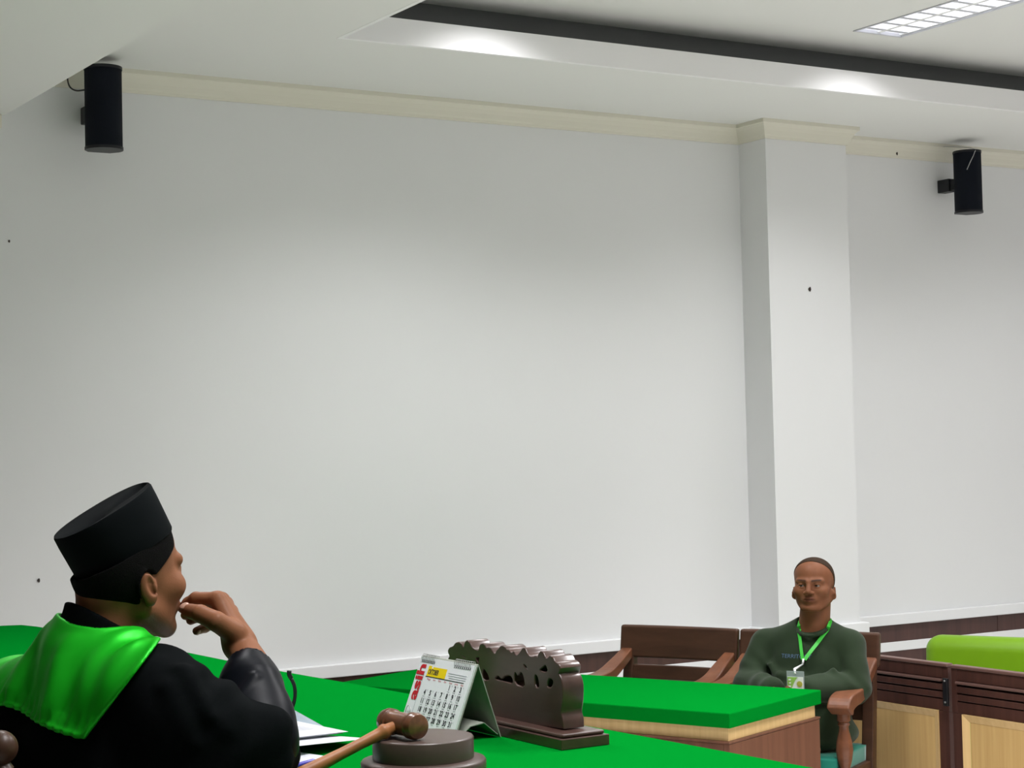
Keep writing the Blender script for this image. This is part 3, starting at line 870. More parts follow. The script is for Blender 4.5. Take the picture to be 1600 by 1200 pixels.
def hand_d(p):
    d = rc(p, WR, (1.2321, 2.8288, 1.3317), 0.0265, 0.033)
    for k in ('index', 'middle', 'ring', 'pinky'):
        d = smin(d, rc(p, WR, HAND[k][0][0], 0.021, 0.0135), 0.014)
    d = smin(d, rc(p, WR, HAND['thumb'][0][0], 0.020, 0.0165), 0.012)
    d = smin(d, rc(p, HAND['thumb'][0][0], HAND['index'][0][0], 0.012, 0.0095), 0.012)
    fg = None
    for k in ('index', 'middle', 'ring', 'pinky', 'thumb'):
        e = chain(p, *HAND[k], k=0.003)
        fg = e if fg is None else np.minimum(fg, e)
    return smin(d, fg, 0.005)
CAP_C = v3(*(1.0554, 2.9753, 1.5457))
CAP_U = np.array([[-0.455, 0.02, 0.89], [0.89, 0.05, 0.455]], np.float32)
CAP_U /= np.linalg.norm(CAP_U, axis=1)[:, None]
def in_cap(p, d, e=0.0, h0=-0.008):
    """keep what lies above the rim of the cap inside the cap"""
    r = p - CAP_C
    h = r @ CAP_U[0]; u = r @ CAP_U[1]; v = r @ np.cross(CAP_U[0], CAP_U[1])
    wall_ = (np.sqrt((u / 0.082) ** 2 + (v / 0.0730) ** 2) - 1) * 0.076 - e
    lim = np.maximum(wall_, h - 0.058 - e)
    return np.where(h > h0, np.maximum(d, lim), d)
def judge_skin(p):
    d = in_cap(p, head_d(j_local(p), ear_z=-0.018, fat=0.004, ear_x=-0.014))
    d = smin(d, rc(p, (1.035, 2.98, 1.460), (1.012, 2.98, 1.345), 0.057, 0.064), 0.022)
    t = rc(p, (1.010, 2.985, 1.30), (0.990, 2.99, 0.98), 0.075, 0.10)
    t = smin(t, rc(p, (1.01, 2.98, 1.32), (1.0551, 2.8090, 1.3160), 0.05, 0.045), 0.05)
    t = smin(t, rc(p, (1.01, 2.98, 1.32), (0.9825, 3.1497, 1.2589), 0.05, 0.045), 0.05)
    d = smin(d, t, 0.03)
    d = smin(d, chain(p, [(1.0551, 2.8090, 1.3160), EL, (1.2321, 2.8288, 1.3317)], [0.045, 0.036, 0.032], 0.02), 0.02)
    d = smin(d, chain(p, [(0.9825, 3.1497, 1.2589), (1.0, 3.22, 1.06), (1.2, 3.12, 1.00)], [0.045, 0.036, 0.028], 0.02), 0.02)
    d = smin(d, chain(p, [(0.95, 2.90, 0.95), (1.36, 2.88, 0.94), (1.38, 2.87, 0.46)], [0.09, 0.06, 0.045], 0.03), 0.03)
    d = smin(d, chain(p, [(0.95, 3.10, 0.95), (1.36, 3.12, 0.94), (1.38, 3.13, 0.46)], [0.09, 0.06, 0.045], 0.03), 0.03)
    return smin(d, hand_d(p), 0.006)
V, Q = surface(judge_skin, (0.78, 2.62, 0.42), (1.46, 3.34, 1.68), 0.0028)
q = j_local(V)
JS = (0.235, 0.095, 0.047)
colr = skin_colour(q, JS)
colr[q[:, 2] < -0.2] = JS
jbody = mesh_obj('body', V, Q, M_skin, judge, colr, jbase)
eyes(jbody, j_world, 1.0, jbase, (0.95, 0.28, 0.0))
# thumb and finger nails
M_nail = mat('finger_nail', (0.50, 0.30, 0.22), 0.3, 0.5)
for k in ('thumb', 'pinky', 'index'):
    a, b = Vector(HAND[k][0][2]), Vector(HAND[k][0][3]); r = HAND[k][1][3]
    bm = bmesh.new(); bmesh.ops.create_uvsphere(bm, u_segments=12, v_segments=8, radius=1)
    ax = (b - a).normalized(); upv = Vector((-0.35, -0.75, 0.55)) if k == 'thumb' else Vector((0.3, -0.35, 0.9)) if k == 'index' else Vector((-0.3, -0.8, -0.3))
    upv = (upv - ax * upv.dot(ax)).normalized(); sd = ax.cross(upv)
    for v in bm.verts:
        p = v.co.copy()
        v.co = b - Vector(jbase) + ax * (p.x * r * 0.95 + r * 0.25) + sd * p.y * r * 0.72 + upv * (r * 0.80 + p.z * r * 0.28)
    obj('nail', bm, M_nail, jbody, smooth=True)

# hair: a close-cut shell over the back and sides
def judge_hair(p):
    q = j_local(p)
    h = head_d(q, ear_z=-0.018, fat=0.004, ear_x=-0.014)
    d = smax(h - 0.0042, -(h + 0.003), 0.002)
    side = smax(q[:, 0] - 0.060, -(q[:, 2] - 0.004 - 0.85 * np.maximum(q[:, 0] - 0.008, 0)), 0.006)
    nape = smax(q[:, 0] + 0.022, -(q[:, 2] + 0.046 + 0.25 * (q[:, 0] + 0.022)), 0.006)
    region = np.minimum(side, nape)
    ear = length((np.stack([q[:, 0], np.abs(q[:, 1]), q[:, 2]], 1) - v3(-0.010, 0.088, -0.018)) / v3(1.0, 1.0, 1.5)) - 0.0225
    return in_cap(p, smax(smax(d, region, 0.003), -ear, 0.003), 0.003, 0.001)
V, Q = surface(judge_hair, (0.93, 2.89, 1.38), (1.18, 3.11, 1.66), 0.0022)
mesh_obj('hair', V, Q, M_hair, judge, None, jbase)

# velvet cap: tapered oval, tilted back, with a folded crown
def cap_mesh():
    bm = bmesh.new(); n = 56
    c0 = Vector((1.0554, 2.9753, 1.5457)) ; ax = Vector((-0.455, 0.02, 0.89)).normalized()
    fx = Vector((0.89, 0.05, 0.455)); fx = (fx - ax * fx.dot(ax)).normalized(); fy = ax.cross(fx)
    prof = [(0.0865, 0.0785, -0.004), (0.0885, 0.0805, 0.000), (0.0895, 0.0810, 0.030), (0.0905, 0.0805, 0.056), (0.0905, 0.0795, 0.0755), (0.0890, 0.0780, 0.0785),
            (0.0855, 0.0745, 0.0780), (0.066, 0.057, 0.0740), (0.034, 0.029, 0.0725), (0.004, 0.0035, 0.0725)]
    rings = []
    for a, b, h in prof:
        ring = []
        for i in range(n):
            t = 2 * PI * i / n
            cx, sy = math.cos(t), math.sin(t)
            e = 2 / 2.25
            x = a * math.copysign(abs(cx) ** e, cx); y = b * math.copysign(abs(sy) ** e, sy)
            hh = h + (0.004 * cx if h > 0.05 else 0)
            if h > 0.072 and a < 0.087: hh -= 0.006 * math.exp(-(y / 0.012) ** 2)
            ring.append(bm.verts.new(c0 - Vector(jbase) + fx * x + fy * y + ax * hh))
        rings.append(ring)
    for r0, r1 in zip(rings, rings[1:]):
        for i in range(n): bm.faces.new((r0[i], r0[(i + 1) % n], r1[(i + 1) % n], r1[i]))
    bm.faces.new(rings[-1]); bm.faces.new(rings[0][::-1])
    return bm
auto_smooth(obj('cap', cap_mesh(), M_cap, judge), 55)

# robe
SHR = (1.0551, 2.8090, 1.3160); SHL = (0.9750, 3.1541, 1.2635)
def robe_d(p, fold=True):
    d = ell(p, (0.995, 2.985, 1.15), (0.115, 0.205, 0.25))
    d = smin(d, rc(p, (1.015, 2.975, 1.352), SHR, 0.070, 0.070), 0.06)
    d = smin(d, rc(p, (1.015, 2.975, 1.345), SHL, 0.062, 0.060), 0.04)
    d = smin(d, rc(p, (0.992, 2.990, 1.392), (1.0, 2.985, 1.33), 0.050, 0.070), 0.045)
    d = smin(d, rc(p, (0.98, 2.99, 1.0), (0.97, 3.0, 0.9), 0.165, 0.18), 0.06)
    d = smin(d, chain(p, [SHR, (1.1160, 2.7733, 1.2755), EL], [0.070, 0.058, 0.060], 0.03), 0.035)
    d = smin(d, chain(p, [(1.0844, 2.7817, 1.2574), (1.0967, 2.7899, 1.1637), (1.1392, 2.7914, 1.0666)], [0.075, 0.085, 0.09], 0.03), 0.06)
    d = smin(d, chain(p, [(1.1637, 2.7633, 1.2362), (1.1788, 2.7613, 1.2032)], [0.062, 0.058], 0.03), 0.05)
    d = smin(d, chain(p, [SHL, (1.0, 3.215, 1.06), (1.18, 3.13, 1.00)], [0.066, 0.06, 0.05], 0.03), 0.03)
    d = smin(d, chain(p, [(0.9269, 3.1131, 1.2660), (0.8989, 3.1357, 1.1363)], [0.085, 0.10], 0.05), 0.06)
    for y in (2.89, 3.11):
        d = smin(d, chain(p, [(0.97, y, 0.94), (1.36, y, 0.935), (1.38, y, 0.50)], [0.10, 0.085, 0.10], 0.04), 0.05)
    if fold:
        arm = np.clip((2.95 - p[:, 1]) / 0.12, 0, 1) * np.clip((p[:, 0] - 1.0) / 0.1, 0, 1)
        d = d + folds(p, 0.0035) + arm * folds(p, 0.0055, 1.9)
        # gathers where the sleeve bends
        for a, b, r in (((1.0654, 2.7420, 1.3619), (1.0962, 2.7024, 1.2954), 0.012), ((1.1012, 2.7450, 1.3264), (1.1188, 2.7012, 1.2735), 0.011), ((1.0384, 2.7360, 1.3419), (1.0669, 2.7103, 1.2578), 0.010)):
            d = smin(d, rc(p, a, b, r, r * 0.6), 0.022)
    return d
def robe_collar(p):
    """standing collar, high at the nape and falling to the throat"""
    c = rc(p, (1.008, 2.978, 1.335), (1.030, 2.979, 1.475), 0.082, 0.067)
    top = (p[:, 2] - 1.432) + 0.65 * (p[:, 0] - 1.017)
    c = smax(c, top, 0.008)
    return c
def robe_all(p): return smin(robe_d(p), robe_collar(p), 0.012)
V, Q = surface(robe_all, (0.72, 2.58, 0.40), (1.56, 3.36, 1.52), 0.0055)
mesh_obj('robe', V, Q, M_robe, judge, None, jbase)

# wide satin sleeve over the raised forearm
def sleeve(p):
    a, b, c, e = np.array((1.2358, 2.8779, 1.3685)), np.array((1.2202, 2.8308, 1.3199)), np.array((1.2080, 2.7818, 1.2656)), np.array(EL)
    d = chain(p, [a, b, c, e], [0.0285, 0.0465, 0.057, 0.060], 0.03)
    d = d + folds(p, 0.003, 1.7) * np.clip((1.40 - p[:, 2]) / 0.04, 0, 1)
    for u, v, r in (((1.1953, 2.8269, 1.3559), (1.1637, 2.8070, 1.3136), 0.008), ((1.2045, 2.7809, 1.3385), (1.1695, 2.7685, 1.3067), 0.009), ((1.1735, 2.7778, 1.3074), (1.1906, 2.7558, 1.3010), 0.007), ((1.2195, 2.7894, 1.3364), (1.2142, 2.7249, 1.2714), 0.008)):
        d = smin(d, rc(p, u, v, r, r * 0.7), 0.008)
    # open cuff: cut across and hollowed round the wrist
    n = np.array(a - b); n /= np.linalg.norm(n)
    cut = (p - a.astype(np.float32)) @ n.astype(np.float32) - 0.012
    d = smax(d, cut, 0.004)
    inner = rc(p, a - n * 0.03, a + n * 0.05, 0.034, 0.030)
    return smax(d, -inner, 0.003)
V, Q = surface(sleeve, (1.05, 2.58, 1.12), (1.32, 2.90, 1.44), 0.0035)
mesh_obj('satin_sleeve', V, Q, M_cuff, judge, None, jbase)

# green satin collar panel across back and shoulders: a sheet lying on the robe
BA, BB, BC = (np.array(q, np.float32) for q in ((0.9391, 2.8319, 1.2640), (0.9817, 2.7864, 1.3369), (1.0567, 2.8351, 1.3973)))
BN = np.cross(BB - BA, BC - BA); BN = BN / np.linalg.norm(BN)
if BN[1] > 0: BN = -BN
def bib_region(p):
    """negative inside: right border plane, lower back border, front, neck opening"""
    x, y, z = p[:, 0], p[:, 1], p[:, 2]
    right = (p - BA) @ BN
    left = y - 3.20
    low = BA[2] + 0.17 * np.clip(y - BA[1], -0.1, 0.2) - z
    front = x - (BC[0] + 0.012)
    neck = 0.004 - rc(p, (1.008, 2.978, 1.335), (1.030, 2.979, 1.475), 0.082, 0.067)
    return right, left, low, front, neck
def bib(p):
    wr = 0.0052 * np.sin(52 * p[:, 1] + 26 * p[:, 2] + 2.2 * np.sin(15 * p[:, 2] + 9 * p[:, 0])) + \
         0.0030 * np.sin(95 * p[:, 1] - 40 * p[:, 0] + 35 * p[:, 2] + 1.5 * np.sin(30 * p[:, 2]))
    b = robe_d(p, False)
    right, left, low, front, neck = bib_region(p)
    edge = np.maximum(np.maximum(np.maximum(right, left), np.maximum(low, front)), neck)
    hem = np.exp(-((edge + 0.006) / 0.0035) ** 2) * 0.0022
    pleat = np.clip(1 + (low + 0.0) / 0.05, 0, 1) * 0.0016 * np.sin(p[:, 1] * 330)
    s = smax(b - 0.0135 + wr * np.clip(-edge / 0.03, 0, 1) - hem + pleat, -(b + 0.004), 0.002)
    return smax(s, edge, 0.003)
V, Q = surface(bib, (0.74, 2.74, 1.18), (1.20, 3.26, 1.48), 0.0036)
mesh_obj('satin_collar', V, Q, M_satin, judge, None, jbase)

# ------------------------------------------------------------------ the seated man in green (local frame: x forward, y left)
W0 = (4.909, 5.70, 0.0)
man = thing('person', 'person in dark green sweater with lanyard and badge, sitting in a wooden armchair', 'person', W0, chairB_rot)
MO = np.array((0.0, 0.0, 1.124), np.float32)
MS = np.array((0.98, 1.02, 0.885), np.float32)
MR = rot('Z', 7) @ rot('Y', -3)
def m_local(p): return ((p - MO) @ MR) / MS
def m_world(q): return (q * MS) @ MR.T + MO
def man_arms(p, g=0.0):
    L = chain(p, [(-0.055, 0.118, 0.880), (-0.01, 0.156, 0.720), (0.21, 0.02, 0.740)], [0.048 + g, 0.040 + g, 0.028 + g], 0.02)
    R = chain(p, [(-0.03, -0.222, 0.875), (0.07, -0.262, 0.725), (0.225, -0.11, 0.735)], [0.048 + g, 0.040 + g, 0.028 + g], 0.02)
    return L, R
def man_hand(p, w, f, n):
    """five bent fingers on a palm; w wrist, f forward unit, n thumb side unit"""
    w, f, n = (np.asarray(a, np.float32) for a in (w, f, n))
    dn = v3(0, 0, -1)
    d = rc(p, w, w + f * 0.05, 0.024, 0.026)
    for i, ln in enumerate((0.074, 0.082, 0.077, 0.060)):
        k = w + f * 0.075 + n * (0.027 - 0.018 * i)
        d = smin(d, rc(p, w + f * 0.02, k, 0.02, 0.011), 0.012)
        m_ = k + f * ln * 0.5 + dn * 0.006; t_ = m_ + f * ln * 0.3 + dn * ln * 0.35
        d = smin(d, chain(p, [k, m_, t_], [0.0105, 0.009, 0.0075], 0.004), 0.004)
    a = w + f * 0.02 + n * 0.02; b = w + f * 0.055 + n * 0.043; c = w + f * 0.088 + n * 0.046
    return smin(d, chain(p, [a, b, c], [0.015, 0.012, 0.009], 0.006), 0.008)
def man_skin(p):
    d = head_d(m_local(p), ear_z=-0.030, ear_out=1.0, fat=0.006)
    d = smin(d, rc(p, (-0.022, -0.002, 1.055), (-0.035, -0.02, 0.92), 0.060, 0.064), 0.02)
    t = ell(p, (-0.05, -0.05, 0.72), (0.10, 0.155, 0.24))
    t = smin(t, rc(p, (-0.04, -0.02, 0.90), (-0.055, 0.118, 0.875), 0.05, 0.045), 0.04)
    t = smin(t, rc(p, (-0.04, -0.02, 0.90), (-0.03, -0.222, 0.870), 0.05, 0.045), 0.04)
    d = smin(d, t, 0.03)
    L, R = man_arms(p)
    d = smin(d, np.minimum(L, R), 0.02)
    d = smin(d, man_hand(p, (0.21, 0.02, 0.740), (0.45, -0.80, -0.25), (0.3, 0.5, 0.6)), 0.01)
    d = smin(d, man_hand(p, (0.225, -0.11, 0.735), (0.40, 0.80, -0.45), (0.3, -0.5, 0.6)), 0.01)
    d = smin(d, ell(p, (-0.03, -0.06, 0.53), (0.13, 0.17, 0.09)), 0.04)
    for s in (-1, 1):
        d = smin(d, chain(p, [(0.0, -0.09 + s * 0.09, 0.53), (0.40, -0.15 + s * 0.09, 0.53), (0.38, -0.15 + s * 0.09, 0.08)], [0.08, 0.055, 0.04], 0.03), 0.03)
    return d
V, Q = surface(man_skin, (-0.24, -0.36, 0.03), (0.52, 0.28, 1.28), 0.0036)
q = m_local(V)
MSK = (0.172, 0.068, 0.033)
mcol = skin_colour(q, MSK, 1.0)
mcol[q[:, 2] < -0.2] = MSK
mbody = mesh_obj('body', V, Q, M_skin, man, mcol)
eyes(mbody, m_world, 0.95, (0, 0, 0), (0.98, -0.1, 0.02))
def man_hair(p):
    q = m_local(p)
    h = head_d(q, ear_z=-0.030, fat=0.006)
    d = smax(h - 0.0026, -(h + 0.003), 0.002)
    top = -( -0.80 * q[:, 0] + 0.62 * q[:, 2] - 0.026)
    lowz = -(q[:, 2] + 0.055)
    ear = length((np.stack([q[:, 0], np.abs(q[:, 1]), q[:, 2]], 1) - v3(-0.004, 0.085, -0.028)) / v3(1.0, 1.0, 1.5)) - 0.024
    return smax(smax(smax(d, top, 0.004), lowz, 0.004), -ear, 0.004)
V, Q = surface(man_hair, (-0.14, -0.12, 1.05), (0.12, 0.12, 1.27), 0.003)
mesh_obj('hair', V, Q, M_crop, man)

def sweater_d(p):
    d = ell(p, (-0.045, -0.05, 0.74), (0.135, 0.190, 0.235))
    d = smin(d, ell(p, (0.03, -0.055, 0.62), (0.150, 0.185, 0.150)), 0.06)
    d = smin(d, ell(p, (-0.01, -0.045, 0.535), (0.185, 0.205, 0.080)), 0.05)
    d = smin(d, rc(p, (-0.035, -0.015, 0.945), (-0.055, 0.118, 0.872), 0.062, 0.066), 0.03)
    d = smin(d, rc(p, (-0.035, -0.015, 0.945), (-0.03, -0.222, 0.866), 0.062, 0.066), 0.03)
    L, R = man_arms(p, 0.022)
    L = L + folds(p, 0.004, 1.4); R = R + folds(p, 0.004, 1.4)
    d = d + folds(p, 0.0032, 0.9)
    d = smin(d, np.minimum(L, R), 0.016)
    # soft folds from the armpits and across the belly
    for a, b, r in (((0.085, 0.10, 0.80), (0.10, 0.03, 0.72), 0.006), ((0.075, -0.17, 0.81), (0.10, -0.11, 0.72), 0.006), ((0.10, -0.12, 0.775), (0.115, 0.02, 0.755), 0.005)):
        d = smin(d, rc(p, a, b, r, r * 0.5), 0.035)
    # neck opening
    n_ = rc(p, (-0.03, -0.008, 0.90), (0.015, -0.002, 1.05), 0.066, 0.080)
    return smax(d, -smax(n_, -(p[:, 2] - 0.956 + 0.52 * (p[:, 0] - 0.0)), 0.006), 0.004)
V, Q = surface(sweater_d, (-0.26, -0.38, 0.44), (0.34, 0.28, 1.02), 0.0048)
sweater = mesh_obj('sweater', V, Q, M_sweater, man)
def neckband(p):
    t = None
    pts = []
    for i in range(25):
        a = 2 * PI * i / 24
        x = -0.008 + 0.066 * math.cos(a); y = -0.008 + 0.066 * math.sin(a)
        pts.append((x, y, 0.959 - 0.52 * x))
    return chain(p, pts, [0.0075] * 25, 0.002)
V, Q = surface(neckband, (-0.10, -0.10, 0.90), (0.10, 0.10, 1.02), 0.0035)
mesh_obj('neckband', V, Q, M_sweater, sweater)
def trousers_d(p):
    d = ell(p, (-0.03, -0.07, 0.525), (0.145, 0.175, 0.085))
    for s in (-1, 1):
        d = smin(d, chain(p, [(0.0, -0.09 + s * 0.09, 0.53), (0.40, -0.15 + s * 0.09, 0.53), (0.38, -0.15 + s * 0.09, 0.10)], [0.080, 0.072, 0.062], 0.03), 0.03)
    d = d + folds(p, 0.004, 1.3)
    return smax(d, 0.10 - p[:, 2], 0.004)
V, Q = surface(trousers_d, (-0.24, -0.40, 0.07), (0.54, 0.28, 0.68), 0.009)
mesh_obj('trousers', V, Q, M_trouser, man)
for s in (-1, 1):
    def shoe(p, y=-0.15 + s * 0.09):
        d = ell(p, (0.46, y, 0.035), (0.14, 0.048, 0.045))
        d = smin(d, ell(p, (0.38, y, 0.07), (0.055, 0.045, 0.06)), 0.03)
        return smax(d, 0.002 - p[:, 2], 0.004)
    V, Q = surface(shoe, (0.28, -0.32, -0.02), (0.64, 0.20, 0.16), 0.007)
    mesh_obj('shoe', V, Q, M_shoe, man)

# lanyard, badge and chest print lie on the sweater
def chest_x(y, z):
    x = 0.40
    for _ in range(60):
        d = float(sweater_d(np.array([[x, y, z]], np.float32))[0])
        if d < 0.0008: break
        x -= max(d * 0.6, 0.0005)
        if x < -0.1: return -0.02
    return x
def ribbon(bm, yz, hw, lift=0.004, x_first=None):
    P_ = []
    for i, (y, z) in enumerate(yz):
        x = chest_x(y, z) + lift + 0.021 * (i / (len(yz) - 1)) ** 2
        if x_first and i < len(x_first) and x_first[i] is not None: x = x_first[i]
        P_.append(Vector((x, y, z)))
    n = len(P_); sd = []; up = []
    for i in range(n):
        tn = (P_[min(i + 1, n - 1)] - P_[max(i - 1, 0)]).normalized()
        s = tn.cross(Vector((1, 0, 0.25))).normalized(); sd.append(s); up.append(s.cross(tn))
    sweep(bm, P_, sd, up, [hw] * n, [0.0009] * n)
    return bm
def lerp(a, b, n): return [(a[0] + (b[0] - a[0]) * i / n, a[1] + (b[1] - a[1]) * i / n) for i in range(n + 1)]
cy_, cz_ = -0.016, 0.838
b1 = ribbon(bmesh.new(), [(0.050, 0.985), (0.062, 0.980)] + lerp((0.064, 0.962), (cy_ + 0.004, cz_), 10), 0.0075, 0.005, [-0.040, -0.008, 0.022])
b2 = ribbon(bmesh.new(), [(-0.060, 0.985), (-0.066, 0.980)] + lerp((-0.062, 0.962), (cy_ - 0.004, cz_), 10), 0.0065, 0.005, [-0.040, -0.008, 0.022])
t = thing('lanyard', 'bright green ribbon lanyard with a badge hanging on the dark green sweater', 'lanyard', W0, chairB_rot)
obj('ribbon', b1, M_lan, t); obj('ribbon', b2, M_lan, t)
cx_ = chest_x(cy_, cz_) + 0.028
bm = bmesh.new(); tube(bm, [(cx_, cy_, cz_ + 0.004), (cx_ + 0.002, cy_ - 0.003, cz_ - 0.018)], 0.0045, 8); obj('ferrule', bm, M_trim, t, smooth=True)
bx_ = max(chest_x(0.0, 0.775), chest_x(0.0, 0.755), chest_x(-0.02, 0.765), chest_x(0.035, 0.77)) + 0.008
bm = bmesh.new(); tube(bm, [(cx_ + 0.002, cy_ - 0.003, cz_ - 0.018), (bx_ - 0.01, 0.000, cz_ - 0.020), (bx_ + 0.002, 0.006, cz_ - 0.036)], [0.003, 0.0055, 0.0045], 8); obj('clip', bm, M_trim, t, smooth=True)
bt = cz_ - 0.026
def brect(y0, y1, z0, z1, x): return bbox(bx_ - 0.001 + x, bx_ + 0.001 + x, y0, y1, z0, z1)
by0, by1 = -0.030, 0.042
badge = obj('badge_sleeve', brect(by0, by1, bt - 0.098, bt, 0.0), M_clear, t, bevel=0.001)
obj('badge_card', brect(by0 + 0.004, by1 - 0.004, bt - 0.094, bt - 0.022, 0.0022), M_badge, badge)
bm = bmesh.new()
ol = [(by1 - 0.060, bt - 0.023), (by1 - 0.024, bt - 0.024)] + [(by1 - 0.024 - 0.040 * (k / 8), bt - 0.024 - 0.030 * (k / 8) ** 0.7 - 0.012 * k / 8) for k in range(1, 9)]
g0, g1 = by0 + 0.005, by1 - 0.005            # local y decreases towards the picture's left
ol = [(g0, bt - 0.023), (g1 - 0.020, bt - 0.023)] + [(g1 - 0.020 - 0.036 * (k / 10) ** 0.9, bt - 0.023 - 0.071 * (k / 10) ** 1.3) for k in range(1, 11)] + [(g0, bt - 0.094)]
va = [bm.verts.new((bx_ + 0.0045, y, z)) for y, z in ol]; vb = [bm.verts.new((bx_ + 0.0036, y, z)) for y, z in ol]
bm.faces.new(va); bm.faces.new(vb[::-1])
for i in range(len(va)): bm.faces.new((va[i], vb[i], vb[(i + 1) % len(va)], va[(i + 1) % len(va)]))
obj('badge_print', bm, M_badge_green, badge)
bm = bmesh.new(); lathe(bm, [(0.0115, 0), (0.0115, 0.001)], 20, Matrix.Translation((bx_ + 0.0046, by1 - 0.018, bt - 0.049)) @ Matrix.Rotation(PI / 2, 4, 'Y'))
lathe(bm, [(0.0085, 0), (0.0085, 0.0014)], 6, Matrix.Translation((bx_ + 0.0046, by1 - 0.018, bt - 0.049)) @ Matrix.Rotation(PI / 2, 4, 'Y'))
obj('badge_emblem', bm, M_badge_gold, badge)
bm = bmesh.new()
for k in range(5):
    box(bm, bx_ + 0.0046, bx_ + 0.0052, g0 + 0.004 + 0.002 * (k % 2), g0 + 0.014, bt - 0.036 - k * 0.013, bt - 0.030 - k * 0.013)
obj('badge_marks', bm, M_badge, badge)
bm = bmesh.new(); geo = text_geo('TERRITORY', 0.022, 'CENTER', 0.0, 1.12)
put_text(bm, geo, lambda a, b: Vector((chest_x(-0.058 + a, 0.846 + b) + 0.0012, -0.058 + a, 0.846 + b)))
obj('chest_lettering', bm, M_logo, sweater)

# ------------------------------------------------------------------ things on the bench
BLK = (1.490, 2.738)
t = thing('sound_block', 'round two-tier dark brown sound block under the gavel', 'sound block', (BLK[0], BLK[1], BT))
bm = bmesh.new(); lathe(bm, [(0.1035, 0.0), (0.106, 0.003), (0.106, 0.020), (0.1035, 0.0235), (0.090, 0.0255)], 64)
auto_smooth(obj('lower_tier', bm, M_block, t), 60)
bm = bmesh.new(); lathe(bm, [(0.0855, 0.0255), (0.0855, 0.0585), (0.0840, 0.0610), (0.0800, 0.0620)], 64)
auto_smooth(obj('upper_tier', bm, M_block, t), 60)

GZ = BT + 0.062 + 0.0235
t = thing('gavel', 'polished wooden gavel lying on the round sound block', 'gavel', (1.447, 2.740, GZ))
prof = [(0.0, -0.0500), (0.0175, -0.0500), (0.0200, -0.0485), (0.0208, -0.0450), (0.0225, -0.0400), (0.0225, -0.0370), (0.0200, -0.0355), (0.0200, -0.0335), (0.0222, -0.0320), (0.0222, -0.0280), (0.0195, -0.0260), (0.0190, -0.0180), (0.0192, 0.0)]
prof = prof + [(r, -z) for r, z in prof[-2::-1]]
bm = bmesh.new(); lathe(bm, prof[1:-1], 40, axis_matrix((0.005, -0.0, 0), (0.005 - 0.1, 1.0, 0)))
auto_smooth(obj('head', bm, M_gavel, t), 35)
hp = [(0.0085, 0.0), (0.0105, 0.016), (0.0128, 0.020), (0.0128, 0.026), (0.0105, 0.030), (0.0100, 0.040), (0.0092, 0.070), (0.0095, 0.110), (0.0112, 0.155), (0.0125, 0.185), (0.0118, 0.198), (0.007, 0.205)]
bm = bmesh.new(); lathe(bm, hp, 20, axis_matrix((-0.008, 0, -0.002), (-0.195, -0.006, -0.066)))
auto_smooth(obj('handle', bm, M_handle, t), 40)

# desk calendar: tent of board with bound pages
CY0, CY1 = 2.977, 3.189            # right and left end (seen from the judge)
apex = Vector((1.740, 0, BT + 0.140)); foot_f = Vector((1.684, 0, BT)); foot_b = Vector((1.786, 0, BT))
CO_ = Vector((1.735, (CY0 + CY1) / 2, BT))
t = thing('desk_calendar', 'white tent desk calendar showing a month grid behind the gavel', 'calendar', tuple(CO_))
fdir = (apex - foot_f); FH = fdir.length; fdir.normalize()
fn = Vector((-fdir.z, 0, fdir.x))                     # outward, towards the judge
def page(u, v, lift=0.0):
    """u from the left edge of the page (0..1 of width in m), v down from the top edge"""
    p = apex - fdir * v + fn * lift
    return Vector((p.x, CY1 - u, p.z)) - CO_
def slab(bm, u0, u1, v0, v1, l0, l1):
    vs = [page(u, v, l) for u in (u0, u1) for v in (v0, v1) for l in (l0, l1)]
    k = [bm.verts.new(p) for p in vs]
    for f in ((0, 1, 3, 2), (4, 6, 7, 5), (0, 4, 5, 1), (2, 3, 7, 6), (0, 2, 6, 4), (1, 5, 7, 3)): bm.faces.new([k[i] for i in f])
CW = CY1 - CY0
bm = bmesh.new(); slab(bm, 0, CW, 0.0, FH - 0.001, -0.0015, 0.0)
obj('front_board', bm, M_greycard, t)
bm = bmesh.new()
bd = (apex - foot_b).normalized()
for d0, d1, off in ((0.0, (apex - foot_b).length - 0.001, 0.0),):
    n = Vector((bd.z, 0, -bd.x))
    vs = [apex - bd * d + n * o + Vector((0, y, 0)) - Vector((CO_.x, 0, CO_.z)) for y in (CY0 - CO_.y, CY1 - CO_.y) for d in (d0, d1) for o in (0, 0.0018)]
    k = [bm.verts.new(p) for p in vs]
    for f in ((0, 1, 3, 2), (4, 6, 7, 5), (0, 4, 5, 1), (2, 3, 7, 6), (0, 2, 6, 4), (1, 5, 7, 3)): bm.faces.new([k[i] for i in f])
obj('back_board', bm, M_greycard, t)
bm = bmesh.new()                                      # folded bottom flap
pts = [(foot_f.x + 0.006, BT + 0.001), (1.722, BT + 0.026), (1.752, BT + 0.030), (1.781, BT + 0.006)]
for y in (CY0 + 0.002, CY1 - 0.002): pass
va = [[bm.verts.new((x - CO_.x, y - CO_.y, z + dz - BT)) for x, z in pts] for y in (CY0 + 0.002, CY1 - 0.002) for dz in (0, 0.0016)]
for i in range(3):
    bm.faces.new((va[0][i], va[0][i + 1], va[2][i + 1], va[2][i])); bm.faces.new((va[1][i], va[1][i + 1], va[3][i + 1], va[3][i]))
    bm.faces.new((va[0][i], va[0][i + 1], va[1][i + 1], va[1][i])); bm.faces.new((va[2][i], va[2][i + 1], va[3][i + 1], va[3][i]))
obj('bottom_flap', bm, M_greycard, t)
bm = bmesh.new(); slab(bm, 0.002, CW - 0.002, 0.003, FH - 0.002, 0.0004, 0.0042)
pg = obj('pages', bm, M_page, t)
L0 = 0.0044
